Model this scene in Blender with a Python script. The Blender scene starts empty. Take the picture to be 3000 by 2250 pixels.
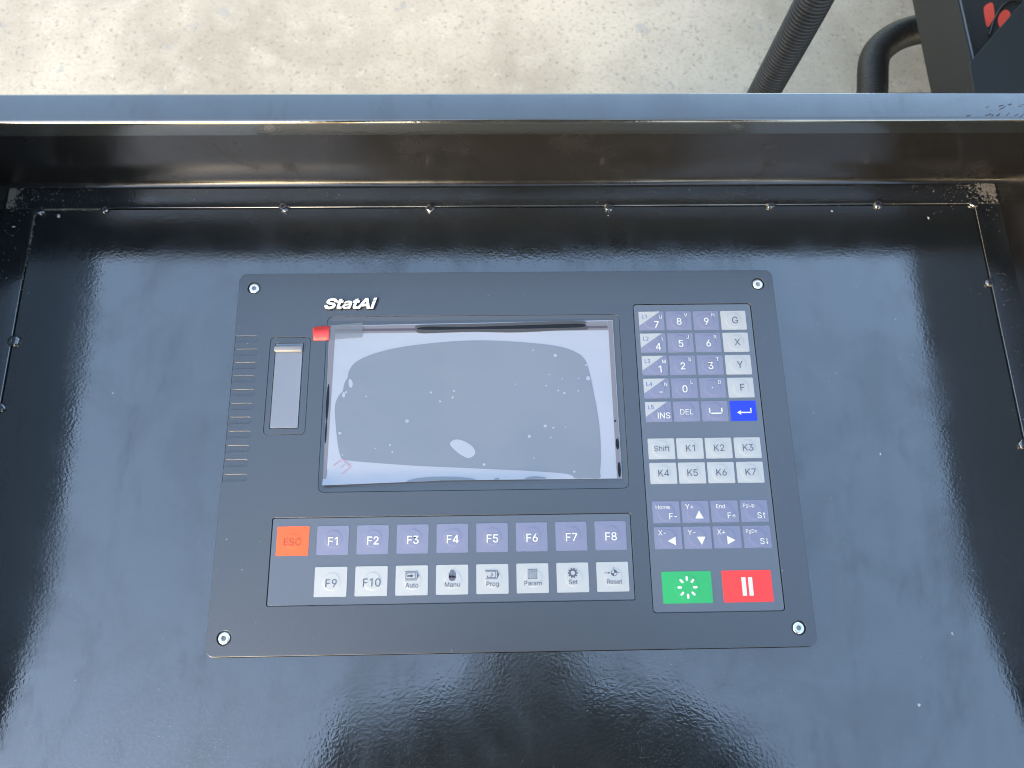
import bpy, bmesh, math, random
from mathutils import Vector, Matrix, noise

random.seed(7)
R_ = math.radians
sc = bpy.context.scene
COL = sc.collection
MM = 0.001                      # every length below is written in millimetres

# ------------------------------------------------------------------ camera
CAM = Vector((151.65, 22.27, 418.58))
AX = Vector((0.99969662, -0.01651837, 0.01827071))
AYD = Vector((-0.01067572, -0.95907292, -0.28295787))
FW = Vector((0.02219695, 0.28267697, -0.9589583))
cd = bpy.data.cameras.new('camera')
cam = bpy.data.objects.new('camera', cd)
COL.objects.link(cam)
m = Matrix.Identity(4)
for i in range(3):
    m[i][0] = AX[i]; m[i][1] = -AYD[i]; m[i][2] = -FW[i]; m[i][3] = CAM[i] * MM
cam.matrix_world = m
cd.sensor_width = 36.0
cd.lens = 36.0 * 2220.0 / 3000.0
cd.clip_start = 0.01
cd.clip_end = 200.0
cd.dof.use_dof = True
cd.dof.focus_distance = 0.425
cd.dof.aperture_fstop = 20.0
sc.camera = cam
sc.cycles.filter_width = 1.1

# ------------------------------------------------------------------ sky, sun, exposure
SUN_EL, SUN_AZ = 13.0, 216.0      # degrees; azimuth clockwise from +Y (the far side)
w = bpy.data.worlds.new('World'); sc.world = w; w.use_nodes = True
nt = w.node_tree
bg = nt.nodes['Background']
sky = nt.nodes.new('ShaderNodeTexSky')
sky.sky_type = 'NISHITA'; sky.sun_disc = False
sky.sun_elevation = R_(SUN_EL); sky.sun_rotation = R_(SUN_AZ)
sky.air_density = 1.0; sky.dust_density = 2.2; sky.ozone_density = 0.4
nt.links.new(sky.outputs[0], bg.inputs[0])
bg.inputs[1].default_value = 0.15
sl = bpy.data.lights.new('sun', 'SUN'); sl.energy = 0.3; sl.angle = R_(14); sl.color = (1.0, 0.96, 0.90)
sun = bpy.data.objects.new('sun', sl); COL.objects.link(sun)
sd = Vector((math.sin(R_(SUN_AZ)) * math.cos(R_(SUN_EL)), math.cos(R_(SUN_AZ)) * math.cos(R_(SUN_EL)), math.sin(R_(SUN_EL))))
sun.rotation_euler = sd.to_track_quat('Z', 'Y').to_euler()
sun.location = sd * 5
vs = sc.view_settings
vs.view_transform = 'Standard'; vs.look = 'None'; vs.gamma = 1.0; vs.use_curve_mapping = False
vs.exposure = 3.0

# ------------------------------------------------------------------ helpers
def me_new(verts, faces, smooth=False):
    me = bpy.data.meshes.new('m')
    me.from_pydata([(x * MM, y * MM, z * MM) for x, y, z in verts], [], faces)
    me.validate(); me.update()
    if smooth:
        for p in me.polygons: p.use_smooth = True
    return me

def ob(name, me, mat=None, parent=None, label=None, cat=None, group=None, kind=None):
    o = bpy.data.objects.new(name, me)
    COL.objects.link(o)
    if parent is not None: o.parent = parent
    if mat is not None:
        if len(me.materials) == 0: me.materials.append(mat)
        elif me.materials[0] != mat:
            o.material_slots[0].link = 'OBJECT'; o.material_slots[0].material = mat
    if label: o['label'] = label
    if cat: o['category'] = cat
    if group: o['group'] = group
    if kind: o['kind'] = kind
    me.name = name
    return o

def thing(name, label, cat, group=None):
    o = bpy.data.objects.new(name, None); COL.objects.link(o)
    o.empty_display_size = 0.02
    o['label'] = label; o['category'] = cat
    if group: o['group'] = group
    return o

def rrect(x0, y0, x1, y1, r, n=5):
    pts = []
    for cx, cy, a0 in ((x1 - r, y0 + r, -90), (x1 - r, y1 - r, 0), (x0 + r, y1 - r, 90), (x0 + r, y0 + r, 180)):
        for k in range(n + 1):
            a = R_(a0 + 90 * k / n)
            pts.append((cx + r * math.cos(a), cy + r * math.sin(a)))
    return pts

def circle(cx, cy, r, n=24):
    return [(cx + r * math.cos(2 * math.pi * k / n), cy + r * math.sin(2 * math.pi * k / n)) for k in range(n)]

def curve_mesh(loops, z0, z1, bevel=0.0, res=2):
    cu = bpy.data.curves.new('c', 'CURVE')
    cu.dimensions = '2D'; cu.fill_mode = 'BOTH'
    for lp in loops:
        s = cu.splines.new('POLY'); s.points.add(len(lp) - 1)
        for p, (x, y) in zip(s.points, lp): p.co = (x * MM, y * MM, 0, 1)
        s.use_cyclic_u = True
    b = bevel
    cu.extrude = max(((z1 - z0) / 2 - b), 0) * MM
    cu.bevel_depth = b * MM; cu.bevel_resolution = res; cu.offset = -b * MM
    o = bpy.data.objects.new('c', cu)
    me = bpy.data.meshes.new_from_object(o)
    me.transform(Matrix.Translation((0, 0, (z0 + z1) / 2 * MM)))
    bpy.data.objects.remove(o); bpy.data.curves.remove(cu)
    me.materials.clear()
    return me

# letter outlines (thousandths of an em; cap height 509): advance width, closed contours
GLYPHS = {
    '+': (453, ["255,364 198,364 198,226 61,226 61,172 198,172 198,34 255,34 255,172 391,172 391,226 255,226"]),
    '-': (453, ["114,188 337,188 337,244 114,244"]),
    '0': (453, ["320,116 306,92 290,74 271,60 250,52 227,50 203,52 182,60 163,74 147,92 134,116 123,144 115,176 111,213 109,254 111,295 115,332 123,365 134,393 147,416 163,435 182,449 203,457 227,460 250,457 271,449 290,435 306,416 320,393 330,365 338,332 342,295 344,254 342,213 338,176 330,144", "227,516 191,512 159,502 130,484 106,461 85,431 69,395 57,353 50,306 48,254 50,202 57,155 69,113 85,77 105,48 130,24 158,7 191,-3 227,-7 263,-3 295,7 323,24 348,48 368,77 384,113 396,155 403,202 405,254 403,306 396,353 384,395 368,431 348,461 323,484 295,502 262,512"]),
    '1': (400, ["276,509 198,509 86,427 86,358 212,450 212,0 276,0"]),
    '2': (453, ["328,482 306,497 281,507 254,513 225,516 196,513 168,507 143,496 121,482 102,464 86,442 75,418 68,391 66,362 127,362 128,381 132,398 139,413 148,427 159,438 172,447 188,454 205,458 224,460 241,458 258,455 273,449 287,441 298,431 308,419 315,405 319,389 320,371 319,356 316,341 311,327 303,312 294,298 282,282 234,229 64,47 64,0 389,0 389,57 153,57 153,60 267,180 336,259 351,280 363,299 371,318 377,336 380,354 381,372 379,398 372,423 361,445 346,465"]),
    '3': (453, ["288,452 288,448 157,299 157,248 201,248 229,246 254,241 275,234 292,223 306,211 316,196 323,180 328,163 329,145 328,125 323,108 315,93 304,80 291,69 275,61 258,55 239,51 219,50 200,51 182,54 165,59 150,66 137,76 126,87 118,100 112,115 109,132 44,132 48,104 57,79 70,57 88,38 108,22 133,10 159,1 188,-5 218,-7 251,-5 281,2 309,12 333,27 354,45 370,66 383,90 390,116 393,145 391,173 383,198 371,222 354,244 333,262 308,276 279,286 247,290 221,289 372,461 372,509 70,509 70,452"]),
    '4': (453, ["343,509 343,163 413,163 413,105 343,105 343,0 282,0 282,105 40,105 40,158 275,509", "282,163 282,425 105,163"]),
    '5': (453, ["152,262 167,268 184,273 201,276 218,277 238,275 257,270 275,262 290,251 303,237 314,221 321,203 326,183 328,162 326,141 322,122 314,104 304,89 291,75 276,64 259,56 241,51 221,50 204,51 188,54 173,60 160,68 148,78 138,89 130,102 125,115 122,130 60,130 63,105 71,82 83,60 99,41 118,25 140,11 165,1 192,-5 221,-7 253,-4 282,3 309,15 332,32 352,52 369,76 381,102 388,132 391,163 390,187 386,210 379,231 370,251 358,269 345,285 330,299 313,311 294,321 274,328 252,332 229,334 212,333 194,330 178,325 162,318 148,311 136,301 134,301 151,452 366,452 366,509 96,509 67,253 128,246 139,255"]),
    '6': (453, ["352,50 368,73 379,98 387,127 389,157 387,187 380,215 370,240 355,262 337,280 316,295 291,305 265,312 235,314 221,313 208,311 196,307 184,302 175,296 322,509 252,509 137,340 112,302 93,268 80,239 71,212 65,187 64,162 66,130 73,101 84,74 100,51 119,31 142,15 168,3 196,-4 226,-7 257,-4 284,3 310,14 333,30", "160,73 148,86 138,102 131,119 126,138 125,158 126,179 131,197 138,214 148,229 160,241 174,252 190,259 207,264 226,265 245,264 263,259 279,251 293,241 304,228 314,213 322,196 326,178 327,157 326,137 322,119 314,101 304,86 293,73 279,63 263,55 245,50 226,48 207,50 190,55 174,63"]),
    '7': (453, ["97,0 165,0 391,449 391,509 62,509 62,452 322,450"]),
    '8': (453, ["373,429 361,450 346,469 328,485 306,498 282,508 255,514 226,516 197,514 170,508 146,498 124,485 106,469 90,450 79,429 73,405 70,380 73,354 80,330 93,308 109,289 129,276 153,267 153,265 134,260 117,252 101,241 87,228 75,212 65,195 58,176 53,156 52,135 54,109 62,84 74,62 91,42 111,25 136,11 163,1 193,-5 226,-7 259,-5 289,1 317,11 341,25 362,42 378,62 391,84 398,109 401,135 399,156 395,176 387,195 377,212 365,228 351,241 335,252 319,260 300,265 300,267 323,276 343,289 359,308 372,330 379,354 382,380 379,405", "117,121 115,139 117,157 122,173 130,189 140,202 154,213 169,223 187,230 206,234 226,235 247,234 265,230 283,223 298,213 312,202 322,189 330,173 335,157 337,139 335,121 331,106 323,91 313,79 300,69 285,60 267,54 248,50 226,49 205,50 185,54 167,60 152,69 139,79 129,91 121,106", "138,344 134,359 133,376 134,392 138,407 145,420 153,432 164,442 177,449 192,455 208,459 226,460 244,459 260,455 275,449 288,442 299,432 308,420 314,407 318,392 319,376 318,359 314,344 307,330 298,318 287,308 274,300 260,294 244,291 226,290 209,291 193,294 178,300 165,308 154,318 145,330"]),
    '9': (453, ["101,459 85,436 73,411 66,382 64,352 66,321 72,294 83,269 98,247 116,229 137,214 161,203 188,197 218,195 232,195 245,198 257,202 268,207 277,213 130,0 200,0 315,168 340,207 359,240 373,270 382,296 387,322 389,347 387,378 380,408 368,434 352,458 333,478 310,494 285,506 256,513 226,516 196,513 168,506 143,494 120,479", "293,435 305,422 314,407 322,390 326,371 327,350 326,330 322,312 314,295 305,280 293,267 279,257 263,249 245,245 226,243 207,245 190,250 174,257 160,268 148,280 138,295 131,313 127,331 125,352 127,372 131,390 138,407 148,423 160,435 174,446 190,454 207,459 226,460 245,459 263,454 279,446"]),
    'A': (480, ["324,199 155,199 191,302 213,371 239,456 264,372 287,302", "395,0 463,0 276,509 201,509 16,0 85,0 135,142 344,142"]),
    'C': (510, ["300,453 315,449 330,444 344,437 357,428 369,418 380,407 389,395 397,380 404,365 408,348 473,348 467,373 459,397 448,418 435,438 419,456 402,471 383,485 362,496 340,504 317,511 293,514 267,516 225,512 186,501 150,484 119,459 92,429 70,393 53,352 44,305 40,254 44,203 53,157 70,115 92,79 119,49 150,25 186,7 225,-3 267,-7 293,-6 317,-2 341,5 363,13 383,24 402,38 420,53 435,71 448,91 459,112 467,135 473,160 408,160 404,144 397,128 389,114 380,102 369,90 357,81 344,72 330,65 315,60 300,56 284,54 267,53 237,56 210,63 184,76 161,94 141,117 125,145 113,177 106,213 103,254 106,295 113,332 125,364 141,391 161,414 184,432 209,445 237,453 267,456 284,455"]),
    'D': (502, ["268,3 312,14 351,31 384,54 411,83 433,119 449,159 458,205 462,255 458,306 449,351 433,391 412,426 385,455 353,478 315,495 273,505 225,509 60,509 60,0 219,0", "320,428 344,410 364,388 379,361 390,329 397,294 399,255 397,216 390,181 379,149 363,122 343,99 318,81 288,68 254,60 215,57 125,57 125,452 221,452 258,449 291,441"]),
    'E': (419, ["372,509 60,509 60,0 375,0 375,57 125,57 125,229 355,229 355,286 125,286 125,452 372,452"]),
    'F': (410, ["369,509 60,509 60,0 125,0 125,221 346,221 346,278 125,278 125,452 369,452"]),
    'G': (520, ["300,453 330,443 344,436 356,427 368,417 378,406 387,393 395,379 402,365 408,349 474,349 468,373 460,395 449,416 436,436 421,453 403,469 384,483 363,494 340,504 316,510 291,514 265,516 223,512 184,501 149,484 117,459 91,429 69,393 53,352 43,305 40,254 43,203 53,157 69,116 91,79 118,49 149,25 185,7 225,-3 269,-7 308,-4 344,5 377,19 406,38 431,62 451,91 466,124 475,160 478,200 478,256 283,256 283,199 415,199 413,173 407,147 396,123 382,102 365,85 345,71 322,61 296,55 269,53 238,56 210,63 184,76 161,95 141,117 125,145 113,177 106,213 103,254 106,295 113,332 125,364 141,392 160,414 183,432 209,445 236,453 265,456 283,455"]),
    'H': (517, ["125,509 60,509 60,0 125,0 125,232 392,232 392,0 457,0 457,509 392,509 392,289 125,289"]),
    'I': (185, ["60,0 125,0 125,509 60,509"]),
    'J': (396, ["248,74 230,61 209,53 185,50 160,53 139,61 122,74 108,93 100,117 98,145 98,173 33,173 33,145 38,100 52,63 75,33 106,11 143,-2 185,-7 227,-2 263,11 294,33 318,63 332,100 336,145 336,509 272,509 272,145 269,117 261,93"]),
    'K': (467, ["125,0 125,167 198,245 372,0 449,0 243,289 448,509 364,509 212,344 174,303 139,261 124,242 125,334 125,509 60,509 60,0"]),
    'L': (393, ["125,509 60,509 60,0 361,0 361,57 125,57"]),
    'M': (628, ["129,408 145,361 159,321 170,291 286,0 342,0 456,291 467,322 482,363 498,409 507,436 505,369 504,327 504,0 568,0 568,509 476,509 352,187 342,158 330,121 318,83 315,73 311,84 299,123 287,159 277,187 152,509 60,509 60,0 122,0 122,328 120,416 120,435"]),
    'N': (523, ["363,151 343,183 136,509 60,509 60,0 125,0 125,291 124,328 122,384 120,431 148,381 177,331 202,290 387,0 463,0 463,509 399,509 399,157 401,108 403,76 388,107"]),
    'P': (445, ["232,452 257,451 279,446 297,439 312,428 324,416 333,402 339,385 343,367 344,348 343,328 339,310 333,294 324,279 312,266 297,256 279,248 257,244 233,242 125,242 125,452", "305,195 332,207 356,223 375,243 390,265 400,291 407,318 409,348 407,377 400,404 390,430 375,452 356,471 332,487 305,499 272,506 235,509 60,509 60,0 125,0 125,186 235,186 272,188"]),
    'R': (449, ["233,452 258,451 279,446 298,440 313,430 325,419 334,405 340,389 344,371 345,352 344,333 340,316 334,300 325,287 313,276 298,267 280,260 258,256 234,255 125,255 125,452", "125,198 236,198 246,199 353,0 428,0 314,209 333,217 356,232 376,250 390,271 401,296 407,323 409,352 407,381 401,408 390,433 376,455 356,473 333,489 305,500 273,506 236,509 60,509 60,0 125,0"]),
    'S': (447, ["56,341 67,313 86,289 112,269 145,253 184,239 245,222 296,205 310,197 322,189 332,179 340,168 344,154 346,139 344,122 338,106 329,92 317,79 303,69 286,60 267,54 246,50 224,49 204,50 185,53 166,59 150,66 136,76 123,88 114,102 108,118 104,137 38,137 42,109 51,83 64,60 81,40 102,23 128,9 156,-1 188,-7 224,-9 261,-7 294,0 323,11 349,25 370,43 386,64 399,87 406,112 408,139 407,161 402,180 395,198 384,213 372,226 359,238 344,248 312,264 264,279 212,293 169,308 155,315 142,324 131,334 122,345 117,359 115,376 117,391 121,405 129,418 139,430 152,440 167,448 185,454 204,457 225,459 254,456 280,449 302,437 320,421 332,402 337,378 401,378 398,403 390,427 377,449 360,468 340,484 316,498 289,508 259,514 227,516 195,514 165,508 138,498 113,484 92,468 75,448 62,425 54,400 52,372"]),
    'T': (449, ["32,452 193,452 193,0 257,0 257,452 417,452 417,509 32,509"]),
    'U': (517, ["457,509 393,509 393,178 391,155 385,133 377,113 364,95 349,80 331,68 309,59 285,53 259,52 232,53 208,59 187,68 169,80 153,95 141,113 132,133 126,155 124,178 124,509 60,509 60,173 63,140 71,108 85,80 103,55 126,33 154,15 186,2 220,-6 259,-8 297,-6 332,2 363,15 391,33 414,55 433,80 446,108 454,140 457,173"]),
    'V': (480, ["241,52 215,137 192,206 84,509 16,509 204,0 278,0 463,509 395,509 290,206 267,138"]),
    'X': (474, ["382,0 456,0 276,263 446,509 374,509 298,400 272,361 252,329 238,302 223,329 204,361 178,400 104,509 29,509 200,260 18,0 91,0 182,129 206,166 225,196 237,218 250,195 268,165 292,129"]),
    'Y': (472, ["251,293 237,260 222,292 192,344 91,509 16,509 203,208 203,0 268,0 268,208 455,509 381,509 280,344"]),
    'a': (389, ["93,118 97,130 103,139 112,147 122,153 134,159 175,168 200,171 231,176 259,182 276,190 276,138 274,122 270,108 263,93 254,80 242,68 228,59 211,51 192,47 170,45 156,46 142,48 130,52 119,57 109,64 102,72 96,82 93,93 92,105", "127,309 137,316 149,322 163,327 178,330 196,331 212,330 227,327 240,322 251,315 260,307 267,297 272,285 275,272 276,257 276,255 274,246 271,240 265,235 257,231 247,229 234,227 178,220 125,211 108,206 92,200 78,193 64,184 53,174 43,161 36,146 32,128 30,108 32,84 38,63 48,45 60,29 76,15 94,5 115,-3 137,-7 160,-9 181,-7 199,-4 215,1 229,8 242,16 252,25 272,52 277,52 277,0 337,0 337,251 335,278 330,301 322,320 312,336 300,350 286,360 271,369 255,375 239,379 194,384 173,383 153,380 133,375 114,368 95,358 79,346 64,331 51,313 41,291 100,274 104,283 110,292 118,301"]),
    'd': (424, ["246,55 226,49 205,47 182,49 162,55 145,66 130,80 118,97 109,117 102,139 98,163 96,189 98,215 102,239 108,261 118,281 130,298 145,311 162,322 182,328 205,330 227,328 246,322 263,312 278,299 290,282 300,263 306,241 310,216 312,189 310,162 306,138 299,115 290,95 278,78 263,65", "196,384 165,382 137,374 112,361 89,342 70,320 55,293 43,261 36,227 34,189 36,151 43,116 55,84 70,57 89,34 111,16 137,3 165,-6 195,-8 217,-7 236,-3 252,4 266,12 277,21 287,31 307,59 313,59 313,0 372,0 372,509 311,509 311,319 306,319 287,346 278,355 267,364 253,373 237,379 218,383"]),
    'e': (404, ["263,314 277,301 288,286 298,269 304,248 308,226 308,221 96,221 97,231 102,251 109,270 119,286 131,301 146,313 164,323 183,328 205,330 227,328 246,323", "205,384 172,382 142,373 115,359 91,340 71,317 55,290 44,258 36,224 34,187 37,150 44,116 56,85 72,58 92,35 117,16 145,3 177,-5 212,-8 237,-7 261,-3 283,4 302,14 320,26 335,39 348,55 358,72 365,91 306,105 300,93 294,82 285,73 276,65 265,58 254,53 241,49 227,47 212,46 190,48 169,53 151,61 135,73 121,88 110,106 102,127 98,151 97,169 371,169 371,194 370,227 365,256 357,282 347,305 334,324 319,341 303,355 285,366 266,374 246,380 226,383"]),
    'f': (254, ["215,472 227,468 243,521 222,527 187,530 169,529 152,525 135,519 120,510 107,499 96,486 87,470 82,452 81,432 81,379 6,379 6,327 81,327 81,0 142,0 142,327 228,327 228,379 142,379 142,419 143,435 147,449 154,460 164,468 178,472 195,474"]),
    'g': (425, ["98,218 102,241 109,262 118,282 130,298 145,312 163,322 182,328 205,330 227,328 247,322 264,312 279,299 291,283 300,264 307,242 311,219 312,193 311,166 307,142 300,121 290,103 278,87 264,75 246,66 227,61 205,59 183,61 163,66 145,76 131,88 118,104 109,123 102,144 98,167 96,193", "34,191 36,154 43,120 55,90 71,65 90,43 113,27 138,14 165,7 195,5 217,6 236,10 252,16 266,23 277,32 287,41 306,68 311,68 311,-6 308,-34 298,-58 282,-75 261,-87 236,-95 207,-97 187,-96 169,-93 154,-88 142,-82 131,-74 122,-66 101,-41 51,-69 59,-84 70,-97 82,-110 97,-122 114,-132 134,-140 156,-146 180,-149 207,-151 237,-149 265,-144 291,-136 314,-124 334,-109 350,-90 363,-67 370,-40 372,-9 372,379 313,379 313,319 308,319 288,346 279,356 267,365 253,373 237,379 218,383 196,384 166,382 138,374 112,361 90,342 71,320 55,293 43,263 36,229"]),
    'h': (410, ["176,324 192,328 210,329 235,326 256,318 273,304 286,286 293,263 296,235 296,0 357,0 357,240 355,271 350,298 341,321 328,340 313,356 295,369 275,377 252,383 227,384 200,382 175,374 152,362 132,344 116,319 114,314 114,509 53,509 53,0 114,0 114,227 115,248 119,266 126,283 136,297 147,308 161,317"]),
    'i': (175, ["53,0 114,0 114,355 53,355", "53,455 114,455 114,520 53,520"]),
    'm': (610, ["496,254 496,0 557,0 557,255 555,283 550,307 541,328 529,346 514,361 497,372 478,380 458,385 437,386 417,385 398,381 381,375 364,366 350,356 337,343 326,329 318,312 317,309 314,320 303,342 287,361 268,375 245,383 219,386 203,385 187,382 172,376 158,368 144,358 132,346 122,331 114,314 112,308 112,379 53,379 53,0 114,0 114,238 115,257 119,274 126,289 135,302 145,312 158,320 171,326 185,329 199,330 220,328 238,322 253,311 265,297 272,280 274,260 274,0 335,0 335,247 336,263 340,277 345,290 353,302 363,312 374,320 387,326 402,329 419,330 438,329 456,323 473,313 485,298 493,279"]),
    'n': (410, ["176,324 192,328 210,329 235,326 256,318 273,304 286,286 293,263 296,235 296,0 357,0 357,240 355,271 350,298 341,321 328,340 313,356 295,369 275,377 252,383 227,384 200,382 175,374 152,362 132,344 116,319 112,310 112,379 53,379 53,0 114,0 114,227 115,248 119,266 126,283 136,297 147,308 161,317"]),
    'o': (415, ["298,97 285,80 270,66 252,55 231,49 207,46 184,49 163,55 145,66 130,80 118,97 108,117 102,139 98,163 96,187 98,212 102,236 108,258 118,278 130,296 145,310 163,321 184,328 207,330 231,328 252,321 270,310 285,296 298,278 307,258 314,236 318,212 319,187 318,163 314,139 307,117", "207,384 174,382 144,374 117,360 93,341 72,318 56,291 44,260 37,225 34,187 37,150 44,116 56,85 72,58 93,35 117,16 144,3 174,-5 207,-8 241,-5 271,3 299,16 323,35 343,58 359,85 371,116 379,150 381,187 379,225 371,260 359,291 343,318 323,341 299,360 271,374 241,382"]),
    'p': (424, ["262,55 242,49 220,47 198,49 179,55 162,65 147,78 135,95 125,115 118,138 114,162 113,189 114,216 118,241 125,263 134,282 147,299 161,312 178,322 198,328 220,330 243,328 262,322 280,311 295,298 307,281 316,261 323,239 327,215 328,189 327,163 323,139 316,117 306,97 294,80 279,66", "381,261 370,293 354,320 335,342 313,361 287,374 259,382 229,384 207,383 188,379 171,373 158,364 147,355 137,346 118,319 112,319 112,379 53,379 53,-143 114,-143 114,59 118,59 138,31 147,21 159,12 173,4 189,-3 208,-7 229,-8 260,-6 288,3 313,16 336,34 355,57 370,84 381,116 388,151 390,189 388,227"]),
    'r': (259, ["159,315 174,321 190,324 207,326 230,324 243,322 243,384 229,384 213,385 191,383 171,377 152,367 137,354 124,339 115,321 112,321 112,379 53,379 53,0 114,0 114,237 115,254 119,269 126,284 135,296 146,306"]),
    's': (365, ["115,370 95,360 79,347 65,332 55,314 49,295 47,274 50,249 58,227 72,208 92,192 118,180 149,170 212,155 229,150 243,144 254,136 262,126 266,115 268,103 265,88 258,74 244,62 227,53 206,47 181,45 160,47 141,52 124,60 111,72 101,87 94,107 36,94 41,73 50,54 62,38 76,24 93,12 112,3 133,-3 157,-7 182,-8 210,-7 236,-2 260,6 281,18 298,31 312,47 323,65 329,85 331,107 328,131 320,153 306,171 287,187 261,200 229,209 172,223 152,229 136,235 124,243 115,253 110,264 109,277 111,292 119,305 131,317 147,326 166,331 187,333 210,331 228,325 243,316 254,304 262,291 268,277 324,290 318,308 309,324 299,339 286,352 271,363 254,372 234,379 212,383 187,384 161,383 137,378"]),
    't': (227, ["138,-1 168,-4 192,-3 213,2 202,54 185,51 170,50 156,51 144,55 136,61 130,70 127,83 126,98 126,327 204,327 204,379 126,379 126,471 65,471 65,379 6,379 6,327 65,327 65,93 68,64 77,41 92,21 113,7"]),
    'u': (410, ["200,50 175,53 154,61 137,75 124,94 116,117 114,144 114,379 53,379 53,139 54,109 60,82 69,59 82,39 97,23 115,11 135,2 158,-3 182,-5 209,-3 234,5 257,17 277,35 294,60 298,70 298,0 357,0 357,379 296,379 296,153 295,132 290,113 283,97 274,83 263,71 249,62 234,55 218,51"]),
}

def text_mesh(s, cap, cx, cy, z=0.0, bold=0.0, shear=0.0, extrude=0.0, width=None, spacing=1.0, align='C'):
    k = cap / 509.0; loops = []; pen = 0.0
    for ch in s:
        adv, ls = GLYPHS[ch]
        for l in ls:
            loops.append([(pen + float(q.split(',')[0]), float(q.split(',')[1])) for q in l.split()])
        pen += adv * spacing
    loops = [[((x + shear * y) * k, y * k) for x, y in l] for l in loops]
    xs = [p[0] for l in loops for p in l]; x0, x1 = min(xs), max(xs)
    kx = width / (x1 - x0) if width else 1.0; mx = (x0 + x1) / 2
    loops = [[((x - mx) * kx + cx, y - cap / 2 + cy) for x, y in l] for l in loops]
    cu = bpy.data.curves.new('c', 'CURVE'); cu.dimensions = '2D'; cu.fill_mode = 'BOTH' if extrude else 'FRONT'
    for lp in loops:
        sp = cu.splines.new('POLY'); sp.points.add(len(lp) - 1)
        for p, (x, y) in zip(sp.points, lp): p.co = (x * MM, y * MM, 0, 1)
        sp.use_cyclic_u = True
    cu.offset = bold * cap * MM; cu.extrude = extrude * MM
    o = bpy.data.objects.new('c', cu); me = bpy.data.meshes.new_from_object(o)
    me.transform(Matrix.Translation((0, 0, z * MM)))
    bpy.data.objects.remove(o); bpy.data.curves.remove(cu); me.materials.clear()
    return me

def polys_mesh(polys, z=0.0):
    vs_, fs = [], []
    for p in polys:
        b = len(vs_); vs_ += [(x, y, z) for x, y in p]; fs.append(list(range(b, b + len(p))))
    return me_new(vs_, fs)

def box_mesh(x0, y0, z0, x1, y1, z1, bevel=0.0, seg=2):
    bm = bmesh.new()
    bmesh.ops.create_cube(bm, size=1.0)
    for v in bm.verts:
        v.co = Vector(((x0 + x1) / 2 + v.co.x * (x1 - x0), (y0 + y1) / 2 + v.co.y * (y1 - y0), (z0 + z1) / 2 + v.co.z * (z1 - z0))) * MM
    if bevel:
        bmesh.ops.bevel(bm, geom=bm.edges[:], offset=bevel * MM, segments=seg, profile=0.5, affect='EDGES')
    me = bpy.data.meshes.new('b'); bm.to_mesh(me); bm.free()
    return me

def shade_auto(me, ang=35):
    for p in me.polygons: p.use_smooth = True
    bm = bmesh.new(); bm.from_mesh(me)
    for e in bm.edges:
        e.smooth = len(e.link_faces) == 2 and e.calc_face_angle(3.0) < R_(ang)
    bm.to_mesh(me); bm.free()
    return me

def tube_mesh(path, rad, ribs=0.0, pitch=4.0, seg=24, step=1.0):
    """swept tube; ribs = depth of corrugation"""
    pts = [Vector(p) for p in path]
    # Catmull-Rom resample
    dense = []
    P = [pts[0] * 2 - pts[1]] + pts + [pts[-1] * 2 - pts[-2]]
    for i in range(1, len(P) - 2):
        L = (P[i + 1] - P[i]).length; n = max(2, int(L / step))
        for k in range(n):
            t = k / n
            a, b, c, d = P[i - 1], P[i], P[i + 1], P[i + 2]
            dense.append(0.5 * ((2 * b) + (c - a) * t + (2 * a - 5 * b + 4 * c - d) * t * t + (3 * b - a - 3 * c + d) * t ** 3))
    dense.append(pts[-1])
    vs_, fs = [], []
    up = Vector((0.3, 0.9, 0.2)); s = 0.0; prev = None
    for i, p in enumerate(dense):
        t = (dense[min(i + 1, len(dense) - 1)] - dense[max(i - 1, 0)]).normalized()
        if prev is not None: s += (p - prev).length
        prev = p
        u = (up - t * up.dot(t)).normalized(); up = u; v = t.cross(u)
        r = rad
        if ribs:
            c = 0.5 + 0.5 * math.cos(2 * math.pi * s / pitch)
            r = rad - ribs * (1 - min(1.0, c * 1.7))
        for k in range(seg):
            a = 2 * math.pi * k / seg
            q = p + (u * math.cos(a) + v * math.sin(a)) * r
            vs_.append(tuple(q))
    n = len(dense)
    for i in range(n - 1):
        for k in range(seg):
            fs.append((i * seg + k, i * seg + (k + 1) % seg, (i + 1) * seg + (k + 1) % seg, (i + 1) * seg + k))
    fs.append(tuple(range(seg - 1, -1, -1))); fs.append(tuple((n - 1) * seg + k for k in range(seg)))
    return me_new(vs_, fs, smooth=True)

# ------------------------------------------------------------------ materials
def mat(name, col, rough=0.5, ior=1.5, metal=0.0, spec=None):
    M = bpy.data.materials.new(name); M.use_nodes = True
    b = M.node_tree.nodes['Principled BSDF']
    b.inputs['Base Color'].default_value = (*col, 1)
    b.inputs['Roughness'].default_value = rough
    b.inputs['IOR'].default_value = ior
    b.inputs['Metallic'].default_value = metal
    if spec is not None: b.inputs['Specular IOR Level'].default_value = spec
    return M

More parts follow.
